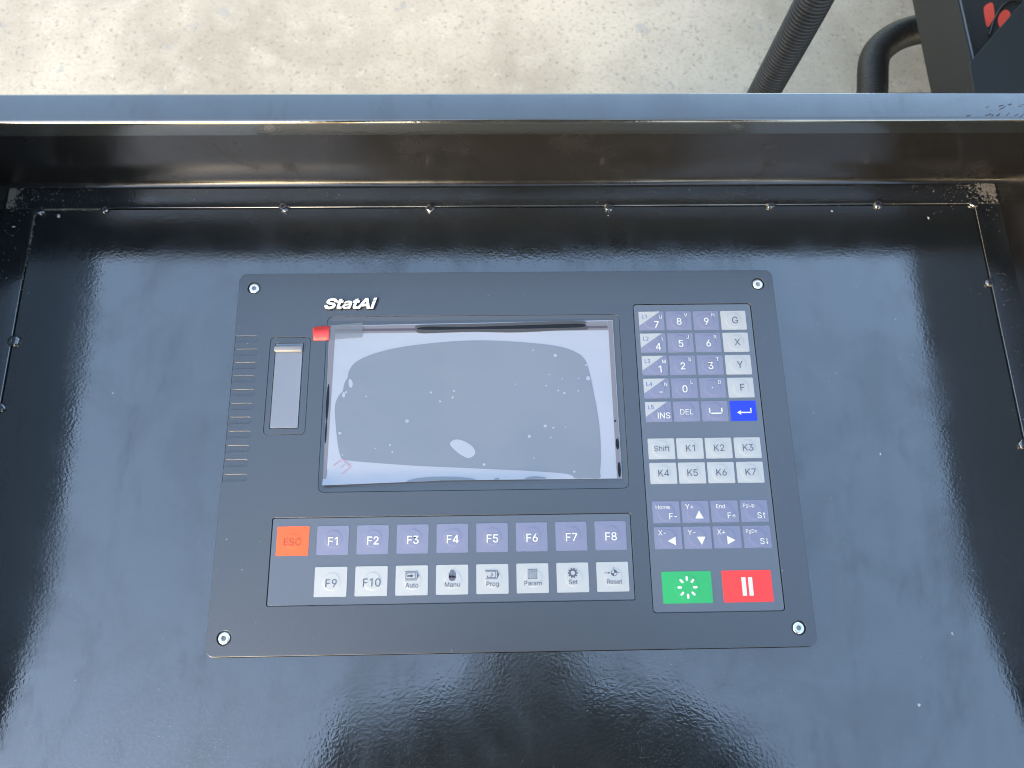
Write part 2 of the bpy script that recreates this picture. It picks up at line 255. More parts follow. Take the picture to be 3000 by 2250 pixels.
class NB:
    def __init__(s, M):
        s.t = M.node_tree; s.b = s.t.nodes['Principled BSDF']
        s.co = s.t.nodes.new('ShaderNodeTexCoord').outputs['Object']
    def n(s, typ, **kw):
        x = s.t.nodes.new(typ)
        for k, v in kw.items(): setattr(x, k, v)
        return x
    def link(s, a, b): s.t.links.new(a, b)
    def noise(s, scale, detail=3.0, rough=0.55, vec=None, stretch=None, dist=0.0):
        x = s.n('ShaderNodeTexNoise'); x.inputs['Scale'].default_value = scale
        x.inputs['Detail'].default_value = detail; x.inputs['Roughness'].default_value = rough
        x.inputs['Distortion'].default_value = dist
        v = vec or s.co
        if stretch:
            mp = s.n('ShaderNodeMapping'); mp.inputs['Scale'].default_value = stretch[:3]
            if len(stretch) > 3: mp.inputs['Rotation'].default_value = (0, 0, stretch[3])
            s.link(v, mp.inputs[0]); v = mp.outputs[0]
        s.link(v, x.inputs['Vector']); return x.outputs['Fac']
    def voro(s, scale, feature='F1', out='Distance', rnd=1.0):
        x = s.n('ShaderNodeTexVoronoi', feature=feature); x.inputs['Scale'].default_value = scale
        x.inputs['Randomness'].default_value = rnd
        s.link(s.co, x.inputs['Vector']); return x.outputs[out]
    def ramp(s, fac, stops, interp='LINEAR'):
        r = s.n('ShaderNodeValToRGB'); r.color_ramp.interpolation = interp
        e = r.color_ramp.elements
        while len(e) < len(stops): e.new(0.5)
        for q, (p, c) in zip(e, stops):
            q.position = p; q.color = (*c, 1) if isinstance(c, tuple) else (c, c, c, 1)
        s.link(fac, r.inputs[0]); return r.outputs[0]
    def mix(s, fac, a, b, blend='MIX'):
        x = s.n('ShaderNodeMix', data_type='RGBA', blend_type=blend)
        for sock, v in ((x.inputs[0], fac), (x.inputs[6], a), (x.inputs[7], b)):
            if hasattr(v, 'default_value'): s.link(v, sock)
            elif isinstance(v, tuple): sock.default_value = (*v, 1)
            else: sock.default_value = v
        return x.outputs[2]
    def math(s, op, a, b=0.0):
        x = s.n('ShaderNodeMath', operation=op)
        for sock, v in ((x.inputs[0], a), (x.inputs[1], b)):
            if hasattr(v, 'default_value'): s.link(v, sock)
            else: sock.default_value = v
        return x.outputs[0]
    def bump(s, h, dist, strength=1.0, prev=None):
        x = s.n('ShaderNodeBump'); x.inputs['Distance'].default_value = dist; x.inputs['Strength'].default_value = strength
        s.link(h, x.inputs['Height'])
        if prev is not None: s.link(prev, x.inputs['Normal'])
        return x.outputs[0]
    def base(s, c): s.link(c, s.b.inputs['Base Color'])
    def rough(s, c): s.link(c, s.b.inputs['Roughness'])
    def norm(s, c): s.link(c, s.b.inputs['Normal'])

# glossy black powder coat with orange peel, finger smears and dust
def powder_coat(name, peel=0.000048, smear=True, dust=0.5, base=(0.010, 0.0125, 0.0135), ior=2.5, r0=0.09, r1=0.22):
    M = mat(name, base, r0, ior); k = NB(M)
    fine = k.noise(640, 1.0, 0.5)
    mid = k.noise(210, 1.0, 0.5)
    h = k.math('ADD', k.math('MULTIPLY', fine, 1.0), k.math('MULTIPLY', mid, 0.12))
    k.norm(k.bump(h, peel))
    sm = k.noise(18, 6, 0.68, dist=0.8); st = k.noise(40, 5, 0.65, stretch=(1.0, 0.16, 1, 0.25))
    if smear:
        f = k.math('ADD', k.ramp(sm, [(0.42, 0.0), (0.75, 1.0)]), k.math('MULTIPLY', k.ramp(st, [(0.5, 0.0), (0.72, 1.0)]), 0.6))
        k.rough(k.ramp(f, [(0.0, r0), (1.0, r1)]))
    if smear:
        sp = k.noise(55, 6, 0.72, stretch=(1.0, 0.4, 1, -0.4))
        lv = k.math('ADD', k.math('MULTIPLY', k.ramp(f, [(0.15, 0.0), (0.9, 1.0)]), -0.07), k.math('MULTIPLY', k.ramp(sp, [(0.55, 0.0), (0.75, 1.0)]), -0.10))
        k.link(k.math('ADD', lv, 0.5), k.b.inputs['Specular IOR Level'])
    dn = k.noise(1500, 2, 0.7); dl = k.noise(6, 4, 0.6)
    df = k.math('MULTIPLY', k.ramp(dn, [(0.57, 0.0), (0.70, 1.0)]), k.math('MULTIPLY', k.ramp(dl, [(0.35, 0.15), (0.8, 1.0)]), dust))
    k.base(k.mix(df, base, (0.22, 0.215, 0.20)))
    return M

M_plate = powder_coat('black_powder_coat')
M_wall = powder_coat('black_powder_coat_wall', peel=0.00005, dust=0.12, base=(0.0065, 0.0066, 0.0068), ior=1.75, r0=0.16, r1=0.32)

M_lip = powder_coat('black_powder_coat_rim', dust=0.15, ior=2.4)
def plastic(name, col, rough, bumpd=0.00003, scale=1400, ior=1.5, vary=0.12):
    M = mat(name, col, rough, ior); k = NB(M)
    k.norm(k.bump(k.noise(scale, 2, 0.6), bumpd))
    v = k.noise(14, 4, 0.6)
    k.base(k.mix(k.ramp(v, [(0.3, 0.0), (0.75, 1.0)]), tuple(c * (1 - vary) for c in col), tuple(c * (1 + vary) for c in col)))
    return M

M_house = plastic('dark_grey_abs', (0.010, 0.0140, 0.0200), 0.40, 0.00006, 1300, ior=2.15)
M_memb = plastic('grey_blue_membrane', (0.040, 0.043, 0.052), 0.33, 0.00002, 1500, ior=2.4)
M_kblue = plastic('slate_blue_key_print', (0.168, 0.180, 0.262), 0.36, 0.00001, ior=1.5, vary=0.05)
M_kwhite = plastic('off_white_key_print', (0.36, 0.375, 0.375), 0.40, 0.00001, vary=0.03)
M_korange = plastic('orange_key_print', (0.86, 0.11, 0.030), 0.42, 0.00001, vary=0.04)
M_kroyal = plastic('royal_blue_key_print', (0.010, 0.035, 0.72), 0.42, 0.00001, vary=0.04)
M_kgreen = plastic('green_key_print', (0.026, 0.34, 0.105), 0.42, 0.00001, vary=0.04)
M_kred = plastic('red_key_print', (0.80, 0.045, 0.040), 0.42, 0.00001, vary=0.04)
M_ink_w = mat('white_ink', (0.60, 0.59, 0.54), 0.45)
M_ink_g = mat('slate_grey_ink', (0.085, 0.09, 0.125), 0.45)
M_ink_p = mat('violet_blue_ink', (0.075, 0.08, 0.36), 0.45)
M_ink_o = mat('dull_orange_ink', (0.34, 0.060, 0.030), 0.45)
M_badge = mat('white_badge_enamel', (0.80, 0.80, 0.76), 0.25)
M_black = mat('black_rubber', (0.008, 0.008, 0.009), 0.35)
M_chrome = mat('bright_zinc', (0.86, 0.84, 0.80), 0.30, metal=0.85)
M_zincd = mat('dark_zinc', (0.30, 0.27, 0.25), 0.35, metal=1.0)  # darker metal for the screw sockets

def film_mat(name, col, rough, ior):
    M = mat(name, col, rough, ior); k = NB(M)
    n = k.noise(11, 3, 0.5); n2 = k.noise(22, 3, 0.5, stretch=(1, 1.4, 1))
    c1 = tuple(c * 0.93 for c in col); c2 = (col[0] * 1.10, col[1] * 1.02, col[2] * 1.04)
    k.base(k.mix(k.ramp(n, [(0.3, 0.0), (0.7, 1.0)]), c1, c2))
    k.norm(k.bump(n2, 0.0006))
    return M
M_film = film_mat('loose_clear_film', (0.275, 0.31, 0.355), 0.10, 1.95)  # pale base colour holds part of the sky reflection of the loose film
M_adh = film_mat('film_stuck_to_glass', (0.140, 0.170, 0.202), 0.16, 1.75)
M_band = mat('film_over_bezel', (0.15, 0.145, 0.165), 0.22, 1.6)
M_gap = mat('dark_bezel_gap', (0.004, 0.003, 0.003), 0.12, 1.45)
M_tab = mat('red_pull_tab', (0.80, 0.055, 0.05), 0.40)
M_tape = mat('clear_tape', (0.20, 0.23, 0.27), 0.25, 1.5)
M_tape.node_tree.nodes['Principled BSDF'].inputs['Alpha'].default_value = 0.30
M_redink = mat('faded_red_ink', (0.38, 0.16, 0.17), 0.5)
M_cover = plastic('milky_port_cover', (0.185, 0.200, 0.235), 0.30, 0.00001, ior=1.7, vary=0.05)
M_cover_d = plastic('grubby_milky_plastic', (0.27, 0.265, 0.26), 0.35, 0.00002, vary=0.25)

def ground_mat():
    M = mat('worn_concrete', (0.45, 0.40, 0.33), 0.85); k = NB(M)
    big = k.noise(2.2, 5, 0.6); mid = k.noise(16, 5, 0.6); fine = k.noise(140, 3, 0.6)
    c = k.mix(k.ramp(big, [(0.38, 0.0), (0.62, 1.0)]), (0.250, 0.222, 0.174), (0.365, 0.331, 0.265))
    c = k.mix(k.math('MULTIPLY', k.ramp(mid, [(0.45, 0.0), (0.7, 1.0)]), 0.55), c, (0.385, 0.350, 0.286))
    c = k.mix(k.math('MULTIPLY', k.ramp(fine, [(0.50, 0.0), (0.72, 1.0)]), 0.45), c, (0.165, 0.155, 0.135))
    # aggregate showing through
    for scale, thr, col, amt, seed in ((20, 0.16, (0.19, 0.197, 0.205), 0.45, 0.0), (60, 0.20, (0.22, 0.165, 0.12), 0.5, 3.1), (48, 0.17, (0.40, 0.38, 0.33), 0.35, 7.7), (90, 0.24, (0.14, 0.125, 0.11), 0.5, 5.2)):
        mp = k.n('ShaderNodeMapping'); mp.inputs['Location'].default_value = (seed, seed * 1.7, 0)
        k.link(k.co, mp.inputs[0])
        wv = k.n('ShaderNodeTexNoise'); wv.inputs['Scale'].default_value = scale * 1.6; k.link(mp.outputs[0], wv.inputs['Vector'])
        va = k.n('ShaderNodeVectorMath', operation='MULTIPLY_ADD'); k.link(wv.outputs['Color'], va.inputs[0])
        va.inputs[1].default_value = (1.3 / scale,) * 3; k.link(mp.outputs[0], va.inputs[2])
        v = k.n('ShaderNodeTexVoronoi'); v.inputs['Scale'].default_value = scale; k.link(va.outputs[0], v.inputs['Vector'])
        sel = k.n('ShaderNodeSeparateColor'); k.link(v.outputs['Color'], sel.inputs[0])
        on = k.ramp(sel.outputs[0], [(0.72, 0.0), (0.80, 1.0)])
        spot = k.ramp(v.outputs['Distance'], [(thr, 1.0), (thr + 0.10, 0.0)])
        c = k.mix(k.math('MULTIPLY', k.math('MULTIPLY', spot, on), amt), c, col)
    k.base(c)
    k.norm(k.bump(k.math('ADD', mid, fine), 0.0004))
    return M
M_ground = ground_mat()
M_hose = mat('black_corrugated_plastic', (0.0085, 0.009, 0.0095), 0.46, 1.42)
M_frame = plastic('charcoal_satin_paint', (0.0125, 0.0148, 0.0155), 0.62, 0.0001, 700, ior=1.4, vary=0.06)
M_frame_in = plastic('charcoal_inner_paint', (0.026, 0.025, 0.023), 0.7, 0.0001, 700, ior=1.4, vary=0.1)
M_mark = mat('orange_red_paint', (0.85, 0.085, 0.045), 0.6)
M_dust = mat('pale_dust', (0.42, 0.41, 0.39), 0.8)
M_dustb = mat('grey_brown_dust', (0.16, 0.145, 0.12), 0.9)

# ------------------------------------------------------------------ setting: ground
GZ = -850.0
ob('ground', me_new([(-30000, -30000, GZ), (30000, -30000, GZ), (30000, 30000, GZ), (-30000, 30000, GZ)], [(0, 1, 2, 3)]), M_ground, kind='structure')

# ------------------------------------------------------------------ console tray
PZ = -4.0                       # top of the mounting plate; the control panel's face is z = 0
SX0, SX1, SY1 = -129.8, 455.6, 262.0     # plate outline (weld seam)
WX0, WX1, WY1 = -148.5, 472.0, 279.0     # inner faces of the tray walls
FY = -190.0                     # front edge of the tray, nearer than the picture shows
LIPZ, LIPH, LIPW = 77.6, 11.5, 13.0
tray = thing('console_tray', 'black powder-coated steel console tray with raised walls around the control panel', 'console tray')

# mounting plate, cut finely enough to sag a little
def grid(x0, y0, x1, y1, nx, ny, zf):
    vs_, fs = [], []
    for j in range(ny + 1):
        for i in range(nx + 1):
            x = x0 + (x1 - x0) * i / nx; y = y0 + (y1 - y0) * j / ny
            vs_.append((x, y, zf(x, y)))
    for j in range(ny):
        for i in range(nx):
            a = j * (nx + 1) + i
            fs.append((a, a + 1, a + nx + 2, a + nx + 1))
    return vs_, fs
def sag(x, y):
    return PZ + 0.5 * (noise.noise(Vector((x * 0.006, y * 0.007, 3.0)))) * min(1, (SX1 - x) / 60, (x - SX0) / 60, (SY1 - y) / 60)
pv, pf = grid(SX0 + 0.5, FY, SX1 - 0.5, SY1 - 0.5, 60, 46, sag)
ob('mounting_plate', me_new(pv, pf, smooth=True), M_plate, tray)
# flange strips around the plate: a step of 1 mm above it
def flange(x0, y0, x1, y1):
    return shade_auto(box_mesh(x0, y0, PZ - 3, x1, y1, PZ + 1.0, 0.45, 3))
ob('flange', flange(WX0 - 1, SY1 + 0.15, WX1 + 1, WY1 + 1), M_plate, tray)
ob('flange', flange(WX0 - 1, FY, SX0 - 0.15, SY1), M_plate, tray)
ob('flange', flange(SX1 + 0.15, FY, WX1 + 1, SY1), M_plate, tray)
ob('plate_backing', box_mesh(WX0, FY + 2, PZ - 6, WX1, WY1, PZ - 3.2), M_wall, tray)

# back wall with a rounded foot, folded lip on top (profile in y,z extruded along x)
def extrude_x(prof, x0, x1, closed=True):
    vs_ = [(x0, y, z) for y, z in prof] + [(x1, y, z) for y, z in prof]
    n = len(prof); fs = []
    for i in range(n if closed else n - 1):
        j = (i + 1) % n; fs.append((i, j, n + j, n + i))
    if closed: fs += [tuple(range(n - 1, -1, -1)), tuple(range(n, 2 * n))]
    me = me_new(vs_, fs)
    bm = bmesh.new(); bm.from_mesh(me); bmesh.ops.recalc_face_normals(bm, faces=bm.faces[:]); bm.to_mesh(me); bm.free()
    return shade_auto(me, 40)
def arc(cy, cz, r, a0, a1, n=6):
    return [(cy + r * math.cos(R_(a0 + (a1 - a0) * k / n)), cz + r * math.sin(R_(a0 + (a1 - a0) * k / n))) for k in range(n + 1)]
fz = PZ + 1.0
prof = [(WY1 + 2.5, PZ - 5)] + [(WY1 - 3.8, fz - 0.6)] + [(WY1 - 3.8, fz + 0.02)] + arc(WY1 - 3.8, fz + 3.82, 3.8, -90, 0) + [(WY1, LIPZ - 2.0), (WY1 + 2.5, LIPZ - 2.0)]
ob('back_wall', extrude_x(prof, WX0 - 2, WX1 + 2), M_wall, tray)
ly = WY1 - LIPW
lip = [(ly + 2.0, LIPZ - LIPH), (ly, LIPZ - LIPH)] + [(p[0], p[1]) for p in arc(ly + 2.3, LIPZ - 2.3, 2.3, 180, 90, 8)] + [(p[0], p[1]) for p in arc(WY1 + 3.2, LIPZ - 1.6, 1.6, 90, 0)] + [(WY1 + 4.8, LIPZ - 30), (WY1 + 2.6, LIPZ - 30), (WY1 + 2.6, LIPZ - 1.9), (ly + 2.0, LIPZ - 2.6)]
ob('rim_lip', extrude_x(lip, WX0 - 40, WX1 + 40), M_lip, tray)
# side walls: level at the back, sloping down towards the operator
def side_wall(xin, sgn, ztop):
    pr = [(WY1 + 2.4, PZ - 5), (WY1 + 2.4, LIPZ - 2.2), (WY1 - 4, ztop), (40, ztop), (-60, ztop - 34), (FY, ztop - 78), (FY, PZ - 5)]
    xo = xin + sgn * 3.0
    n = len(pr)
    vs_ = [(xin, y, z) for y, z in pr] + [(xo, y, z) for y, z in pr]
    fs = [tuple(range(n)), tuple(range(2 * n - 1, n - 1, -1))] + [((i + 1) % n, i, n + i, n + (i + 1) % n) for i in range(n)]
    me = me_new(vs_, fs)
    bm = bmesh.new(); bm.from_mesh(me); bmesh.ops.recalc_face_normals(bm, faces=bm.faces[:]); bm.to_mesh(me); bm.free()
    return me
ob('side_wall', side_wall(WX0, -1, 106.0), M_wall, tray)
ob('side_wall', side_wall(WX1, 1, 100.0), M_wall, tray)
ob('front_edge', shade_auto(box_mesh(WX0 - 3, FY - 14, PZ - 40, WX1 + 3, FY - 0.3, PZ + 2, 2.0, 3)), M_wall, tray)
ob('console_body', box_mesh(WX0 + 30, FY + 60, GZ, WX1 - 30, WY1 - 40, PZ - 6.5, 4), M_wall, tray)

# tack welds along the seam
def weld_mesh(r, seed):
    bm = bmesh.new(); bmesh.ops.create_icosphere(bm, subdivisions=3, radius=1.0)
    for v in bm.verts:
        n = noise.noise(v.co * 1.9 + Vector((seed * 7.1, 0, 0)))
        d = 1 + 0.35 * n
        v.co = Vector((v.co.x * r * d, v.co.y * r * d * 0.9, v.co.z * r * 0.42 * (1 - 0.55 * math.exp(-((v.co.x - 0.1) ** 2 + v.co.y ** 2) * 9)))) * MM
    me = bpy.data.meshes.new('w'); bm.to_mesh(me); bm.free()
    for p in me.polygons: p.use_smooth = True
    return me
M_weld = powder_coat('painted_weld', peel=0.00008, smear=False, dust=0.8, base=(0.016, 0.017, 0.019))
for i, (x, y, r) in enumerate(((-127.7, 260.8, 3.4), (-87.7, 261.2, 2.6), (22.2, 262.2, 3.6), (112.4, 261.2, 3.0), (223.8, 261.2, 3.0), (326.2, 262.0, 2.9), (394.2, 262.2, 3.2), (455.2, 262.2, 3.0), (-128.6, 176.1, 3.6), (-129.0, 135.9, 2.6), (454.8, 208.1, 3.0), (454.6, 107.1, 3.2))):
    o = ob('weld_bead', weld_mesh(r, i + 1), M_weld, tray)
    o.location = (x * MM, y * MM, (PZ + 0.9) * MM); o.rotation_euler = (0, 0, i * 1.3)

# ------------------------------------------------------------------ control panel
panel = thing('control_panel', 'dark grey operator control panel with screen and coloured membrane keys', 'control panel')
PW, PH = 320.0, 216.0
# outline with the eleven ventilation slots on the left edge
out = []
def carc(cx, cy, r, a0, a1, n=6): return [(cx + r * math.cos(R_(a0 + (a1 - a0) * k / n)), cy + r * math.sin(R_(a0 + (a1 - a0) * k / n))) for k in range(n + 1)]
cr = 4.5
out += carc(cr, cr, cr, 180, 270) + carc(PW - cr, cr, cr, 270, 360) + carc(PW - cr, PH - cr, cr, 0, 90) + carc(cr, PH - cr, cr, 90, 180)
y0s, pit, sh = 176.6, 8.13, 3.7
out += carc(1.2, y0s + 1.2, 1.2, 180, 270, 4)
for k in range(11):
    yt = y0s - pit * k; yb = yt - sh
    out += carc(14.4 - sh / 2, (yt + yb) / 2, sh / 2, 90, -90, 8)
    if k < 10:
        fh = pit - sh
        out += carc(0.4 + fh / 2, yb - fh / 2, fh / 2, 90, 270, 8)
    else:
        out += carc(1.4, yb - 1.4, 1.4, 90, 180, 4)
SCR = [(9.0, 9.3), (311.0, 9.3), (9.0, 206.8), (310.8, 207.0)]
SO = (53.3, 84.6, 225.6, 188.2)      # outer edge of the screen's bevelled recess
MK = (234.1, 17.9, 305.0, 194.5)     # right keypad membrane
MF = (29.6, 24.7, 225.3, 71.1)       # function keypad membrane
PR = (21.0, 117.4, 44.4, 175.6)      # port recess
holes = [circle(x, y, 3.85, 28) for x, y in SCR] + [rrect(*SO, 3.5), rrect(*MK, 2.0), rrect(*MF, 1.2), rrect(*PR, 2.5)]
TOPB = -1.6
ob('housing_face', shade_auto(curve_mesh([out] + holes, TOPB, 0.0, 0.16, 2), 50), M_house, panel)
ob('housing_base', shade_auto(curve_mesh([rrect(1.5, 1.5, PW - 1.5, PH - 1.5, 3.4)], PZ - 0.3, TOPB - 0.02, 0.25, 2), 50), M_house, panel)

ob('vent_floor', box_mesh(0.6, 89.5, TOPB - 0.01, 15.6, 178.2, -0.6), M_house, panel)
ob('shade_outline', curve_mesh([rrect(-0.55, -0.55, PW + 0.55, PH + 0.55, 5.0)], PZ - 0.4, PZ + 0.9, 0.1, 1), mat('shade_black', (0.004, 0.004, 0.004), 0.95, 1.1), panel)  # black slab added to draw the shadow gap around the panel
# screen: bevelled surround, dark bezel, glass
scr = ob('screen_surround', None or (lambda: (
    lambda a, b: shade_auto(me_new([(x, y, -0.05) for x, y in a] + [(x, y, -0.55) for x, y in b],
        [(i, (i + 1) % len(a), len(a) + (i + 1) % len(a), len(a) + i) for i in range(len(a))]), 60))(
        rrect(SO[0] + 0.25, SO[1] + 0.25, SO[2] - 0.25, SO[3] - 0.25, 3.3), rrect(54.5, 88.0, 222.6, 185.4, 1.2)))(), M_house, panel)
ob('bezel', box_mesh(54.0, 87.5, -1.58, 223.0, 185.5, -0.57), M_house, scr)
ob('display_glass', box_mesh(58.0, 90.0, -0.565, 218.9, 178.0, -0.50), mat('display_glass', (0.05, 0.055, 0.06), 0.05, 1.6), scr)

# milky port cover
ob('port_insert', shade_auto(curve_mesh([rrect(PR[0] + 0.18, PR[1] + 0.18, PR[2] - 0.18, PR[3] - 0.18, 2.3), rrect(24.2, 121.0, 40.4, 172.1, 0.4)], TOPB, -0.12, 0.15, 1), 50), M_house, panel)
pc = ob('port_cover', shade_auto(curve_mesh([rrect(24.5, 121.3, 40.05, 171.8, 0.3)], TOPB, -0.15, 0.12, 1), 50), M_cover, panel, label='milky translucent cover over the port')
ob('pull_ridge', shade_auto(box_mesh(23.9, 166.4, -0.3, 40.2, 169.9, 1.7, 0.8, 3), 60), M_cover_d, pc)

# screws
def screw_mesh():
    n = 24; vs_, fs = [], []
    def ring(rr, z, hexa=False):
        b = len(vs_)
        for k in range(n):
            a = 2 * math.pi * k / n
            r = rr
            if hexa:
                t = (a % (math.pi / 3)) - math.pi / 6
                r = rr * math.cos(math.pi / 6) / math.cos(t)
            vs_.append((r * math.cos(a), r * math.sin(a), z))
        return b
    rs = [ring(3.1, -1.6), ring(3.1, -0.55), ring(2.95, -0.15), ring(2.6, 0.05), ring(1.75, 0.1), ring(1.45, 0.0, True), ring(1.40, -1.3, True)]
    for a, b in zip(rs, rs[1:]):
        for k in range(n): fs.append((a + k, a + (k + 1) % n, b + (k + 1) % n, b + k))
    fs.append(tuple(rs[-1] + k for k in range(n)))
    return shade_auto(me_new(vs_, fs), 40)
sm_ = screw_mesh()
sock = me_new([(1.38 * math.cos(math.pi / 3 * k), 1.38 * math.sin(math.pi / 3 * k), -0.95) for k in range(6)], [tuple(range(6))])
for i, (x, y) in enumerate(SCR):
    s = ob('screw', sm_, M_chrome, panel); s.location = (x * MM, y * MM, 0); s.rotation_euler = (R_((1, -1.5, 2, -1)[i]), R_((2, 1, -2, 1.5)[i]), i * 0.7)
    ob('socket', sock, M_zincd, s)

# raised brand lettering: each letter a sub-part of the badge
def badge_letters(cap, x_left, yc, wid, z, ex, bold, parent, mt, nm):
    adv = [GLYPHS[c][0] for c in 'StatAi']; tot = sum(adv); x = x_left
    for q, c in enumerate('StatAi'):
        w_ = wid * adv[q] / tot
        xs = [float(p.split(',')[0]) for l in GLYPHS[c][1] for p in l.split()]
        gw = (max(xs) - min(xs)) / adv[q] * w_
        me = text_mesh(c, cap, x + w_ / 2, yc, z + 0.008 * q, bold=bold * (0.45 if c == 'a' else 1.0), shear=0.0, extrude=ex, width=gw)
        for v in me.vertices: v.co.x += (v.co.y - (yc - cap / 2) * MM) * 0.32
        ob(nm, shade_auto(me, 50), mt, parent)
        x += w_
bb = ob('badge', shade_auto(curve_mesh([[(51.6, 192.6), (80.4, 192.6), (82.2, 199.0), (81.2, 199.4), (79.0, 199.2), (73, 199.0), (54.6, 199.0), (53.2, 196.4)]], 0.0, 0.25), 40), M_house, panel, label='raised white italic lettering on a dark base')
badge_letters(5.8, 51.5, 195.85, 29.9, 0.55, 0.40, 0.095, bb, M_black, 'letter_base')
badge_letters(5.8, 50.9, 195.9, 29.9, 1.25, 0.30, 0.060, bb, M_badge, 'letter')

# ------------------------------------------------------------------ membranes and keys
def memb(b, r):
    g = 0.45
    return shade_auto(curve_mesh([rrect(b[0] + g, b[1] + g, b[2] - g, b[3] - g, r - 0.3)], TOPB, -0.22, 0.1, 1), 50)
ob('keypad_membrane', memb(MK, 2.0), M_memb, panel)
ob('keypad_membrane', memb(MF, 1.2), M_memb, panel)
KZ = -0.22
DOME = 0.10
def dome_h(dx, dy, r):
    d = math.hypot(dx, dy) / r
    if d >= 1: return 0.0
    t = min(1.0, (1 - d) / 0.22)
    return DOME * t * t * (3 - 2 * t)
_km = {}
def key_mesh(wd, ht, dx, dy, dr):
    key = (round(wd, 2), round(ht, 2), dx, dy, dr)
    if key in _km: return _km[key]
    n = 48; vs_, fs = [], []
    cx, cy = dx * wd, -dy * ht
    outp = rrect(0, -ht, wd, 0, 0.55, 3)
    # resample outline by angle about the dome centre
    def hit(a):
        d = Vector((math.cos(a), math.sin(a))); best = 1e9
        for i in range(len(outp)):
            p = Vector(outp[i]); q = Vector(outp[(i + 1) % len(outp)]); e = q - p
            den = d.x * e.y - d.y * e.x
            if abs(den) < 1e-9: continue
            w0 = p - Vector((cx, cy))
            t = (w0.x * e.y - w0.y * e.x) / den; u = (w0.x * d.y - w0.y * d.x) / den
            if t > 0 and -1e-6 <= u <= 1 + 1e-6: best = min(best, t)
        return best
    angs = [2 * math.pi * k / n for k in range(n)]
    corner = [math.atan2(p[1] - cy, p[0] - cx) % (2 * math.pi) for p in outp]
    angs = sorted(set([round(a, 5) for a in angs + corner])); n = len(angs)
    hs = [hit(a) for a in angs]
    def ring(fr):
        b = len(vs_)
        for a, h in zip(angs, hs):
            r = fr(h); x = cx + r * math.cos(a); y = cy + r * math.sin(a)
            vs_.append((x, y, 0.16 + dome_h(x - cx, y - cy, dr)))
        return b
    rs = []
    for f in (0.25, 0.5, 0.70, 0.80, 0.84, 0.88, 0.92, 0.96, 1.0):
        rs.append(ring(lambda h, f=f: min(dr * f, h * 0.985)))
    rs.append(ring(lambda h: h))
    b = len(vs_)
    for a, h in zip(angs, hs): vs_.append((cx + h * math.cos(a), cy + h * math.sin(a), -0.02))
    rs.append(b)
    fs.append(tuple(rs[0] + k for k in range(n)))
    for a_, b_ in zip(rs, rs[1:]):
        for k in range(n): fs.append((a_ + k, b_ + k, b_ + (k + 1) % n, a_ + (k + 1) % n))
    me = shade_auto(me_new(vs_, fs), 50)
    _km[key] = me
    return me

def drape(me, wd, ht, dx, dy, dr, eps=0.05):
    cx, cy = dx * wd, -dy * ht
    if eps < 0.05:
        for v in me.vertices: v.co.z += (0.16 + eps) * MM
        return me
    top = DOME
    for v in me.vertices:
        v.co.z += (0.16 + eps + top) * MM
    return me

def make_key(x, y, wd, ht, mt, label, legends, dome=(0.5, 0.5, 5.2), extra=None):
    """legends: list of (mesh-maker, material, name); key origin = its upper left corner"""
    k = ob('key', key_mesh(wd, ht, *dome), mt, panel, label=label)
    k.location = (x * MM, y * MM, KZ * MM)
    for nm, me, mm_, eps in legends:
        ob(nm, drape(me, wd, ht, *dome, eps), mm_, k)
    return k

def T(s, fx, fy, cap, wd, ht, mt, bold=0.0, width=None):
    return ('legend', text_mesh(s, cap, fx * wd, -fy * ht, bold=bold, width=width), mt, 0.11)
def S(polys, mt, nm='symbol', eps=0.06):
    return (nm, polys_mesh(polys), mt, eps)
def line(x0, y0, x1, y1, t):
    dx, dy = x1 - x0, y1 - y0; L = math.hypot(dx, dy); nx, ny = -dy / L * t / 2, dx / L * t / 2
    return [(x0 + nx, y0 + ny), (x0 - nx, y0 - ny), (x1 - nx, y1 - ny), (x1 + nx, y1 + ny)]
def capsule(x0, y0, x1, y1, t, n=5):
    a = math.degrees(math.atan2(y1 - y0, x1 - x0))
    return carc(x1, y1, t / 2, a - 90, a + 90, n) + carc(x0, y0, t / 2, a + 90, a + 270, n)

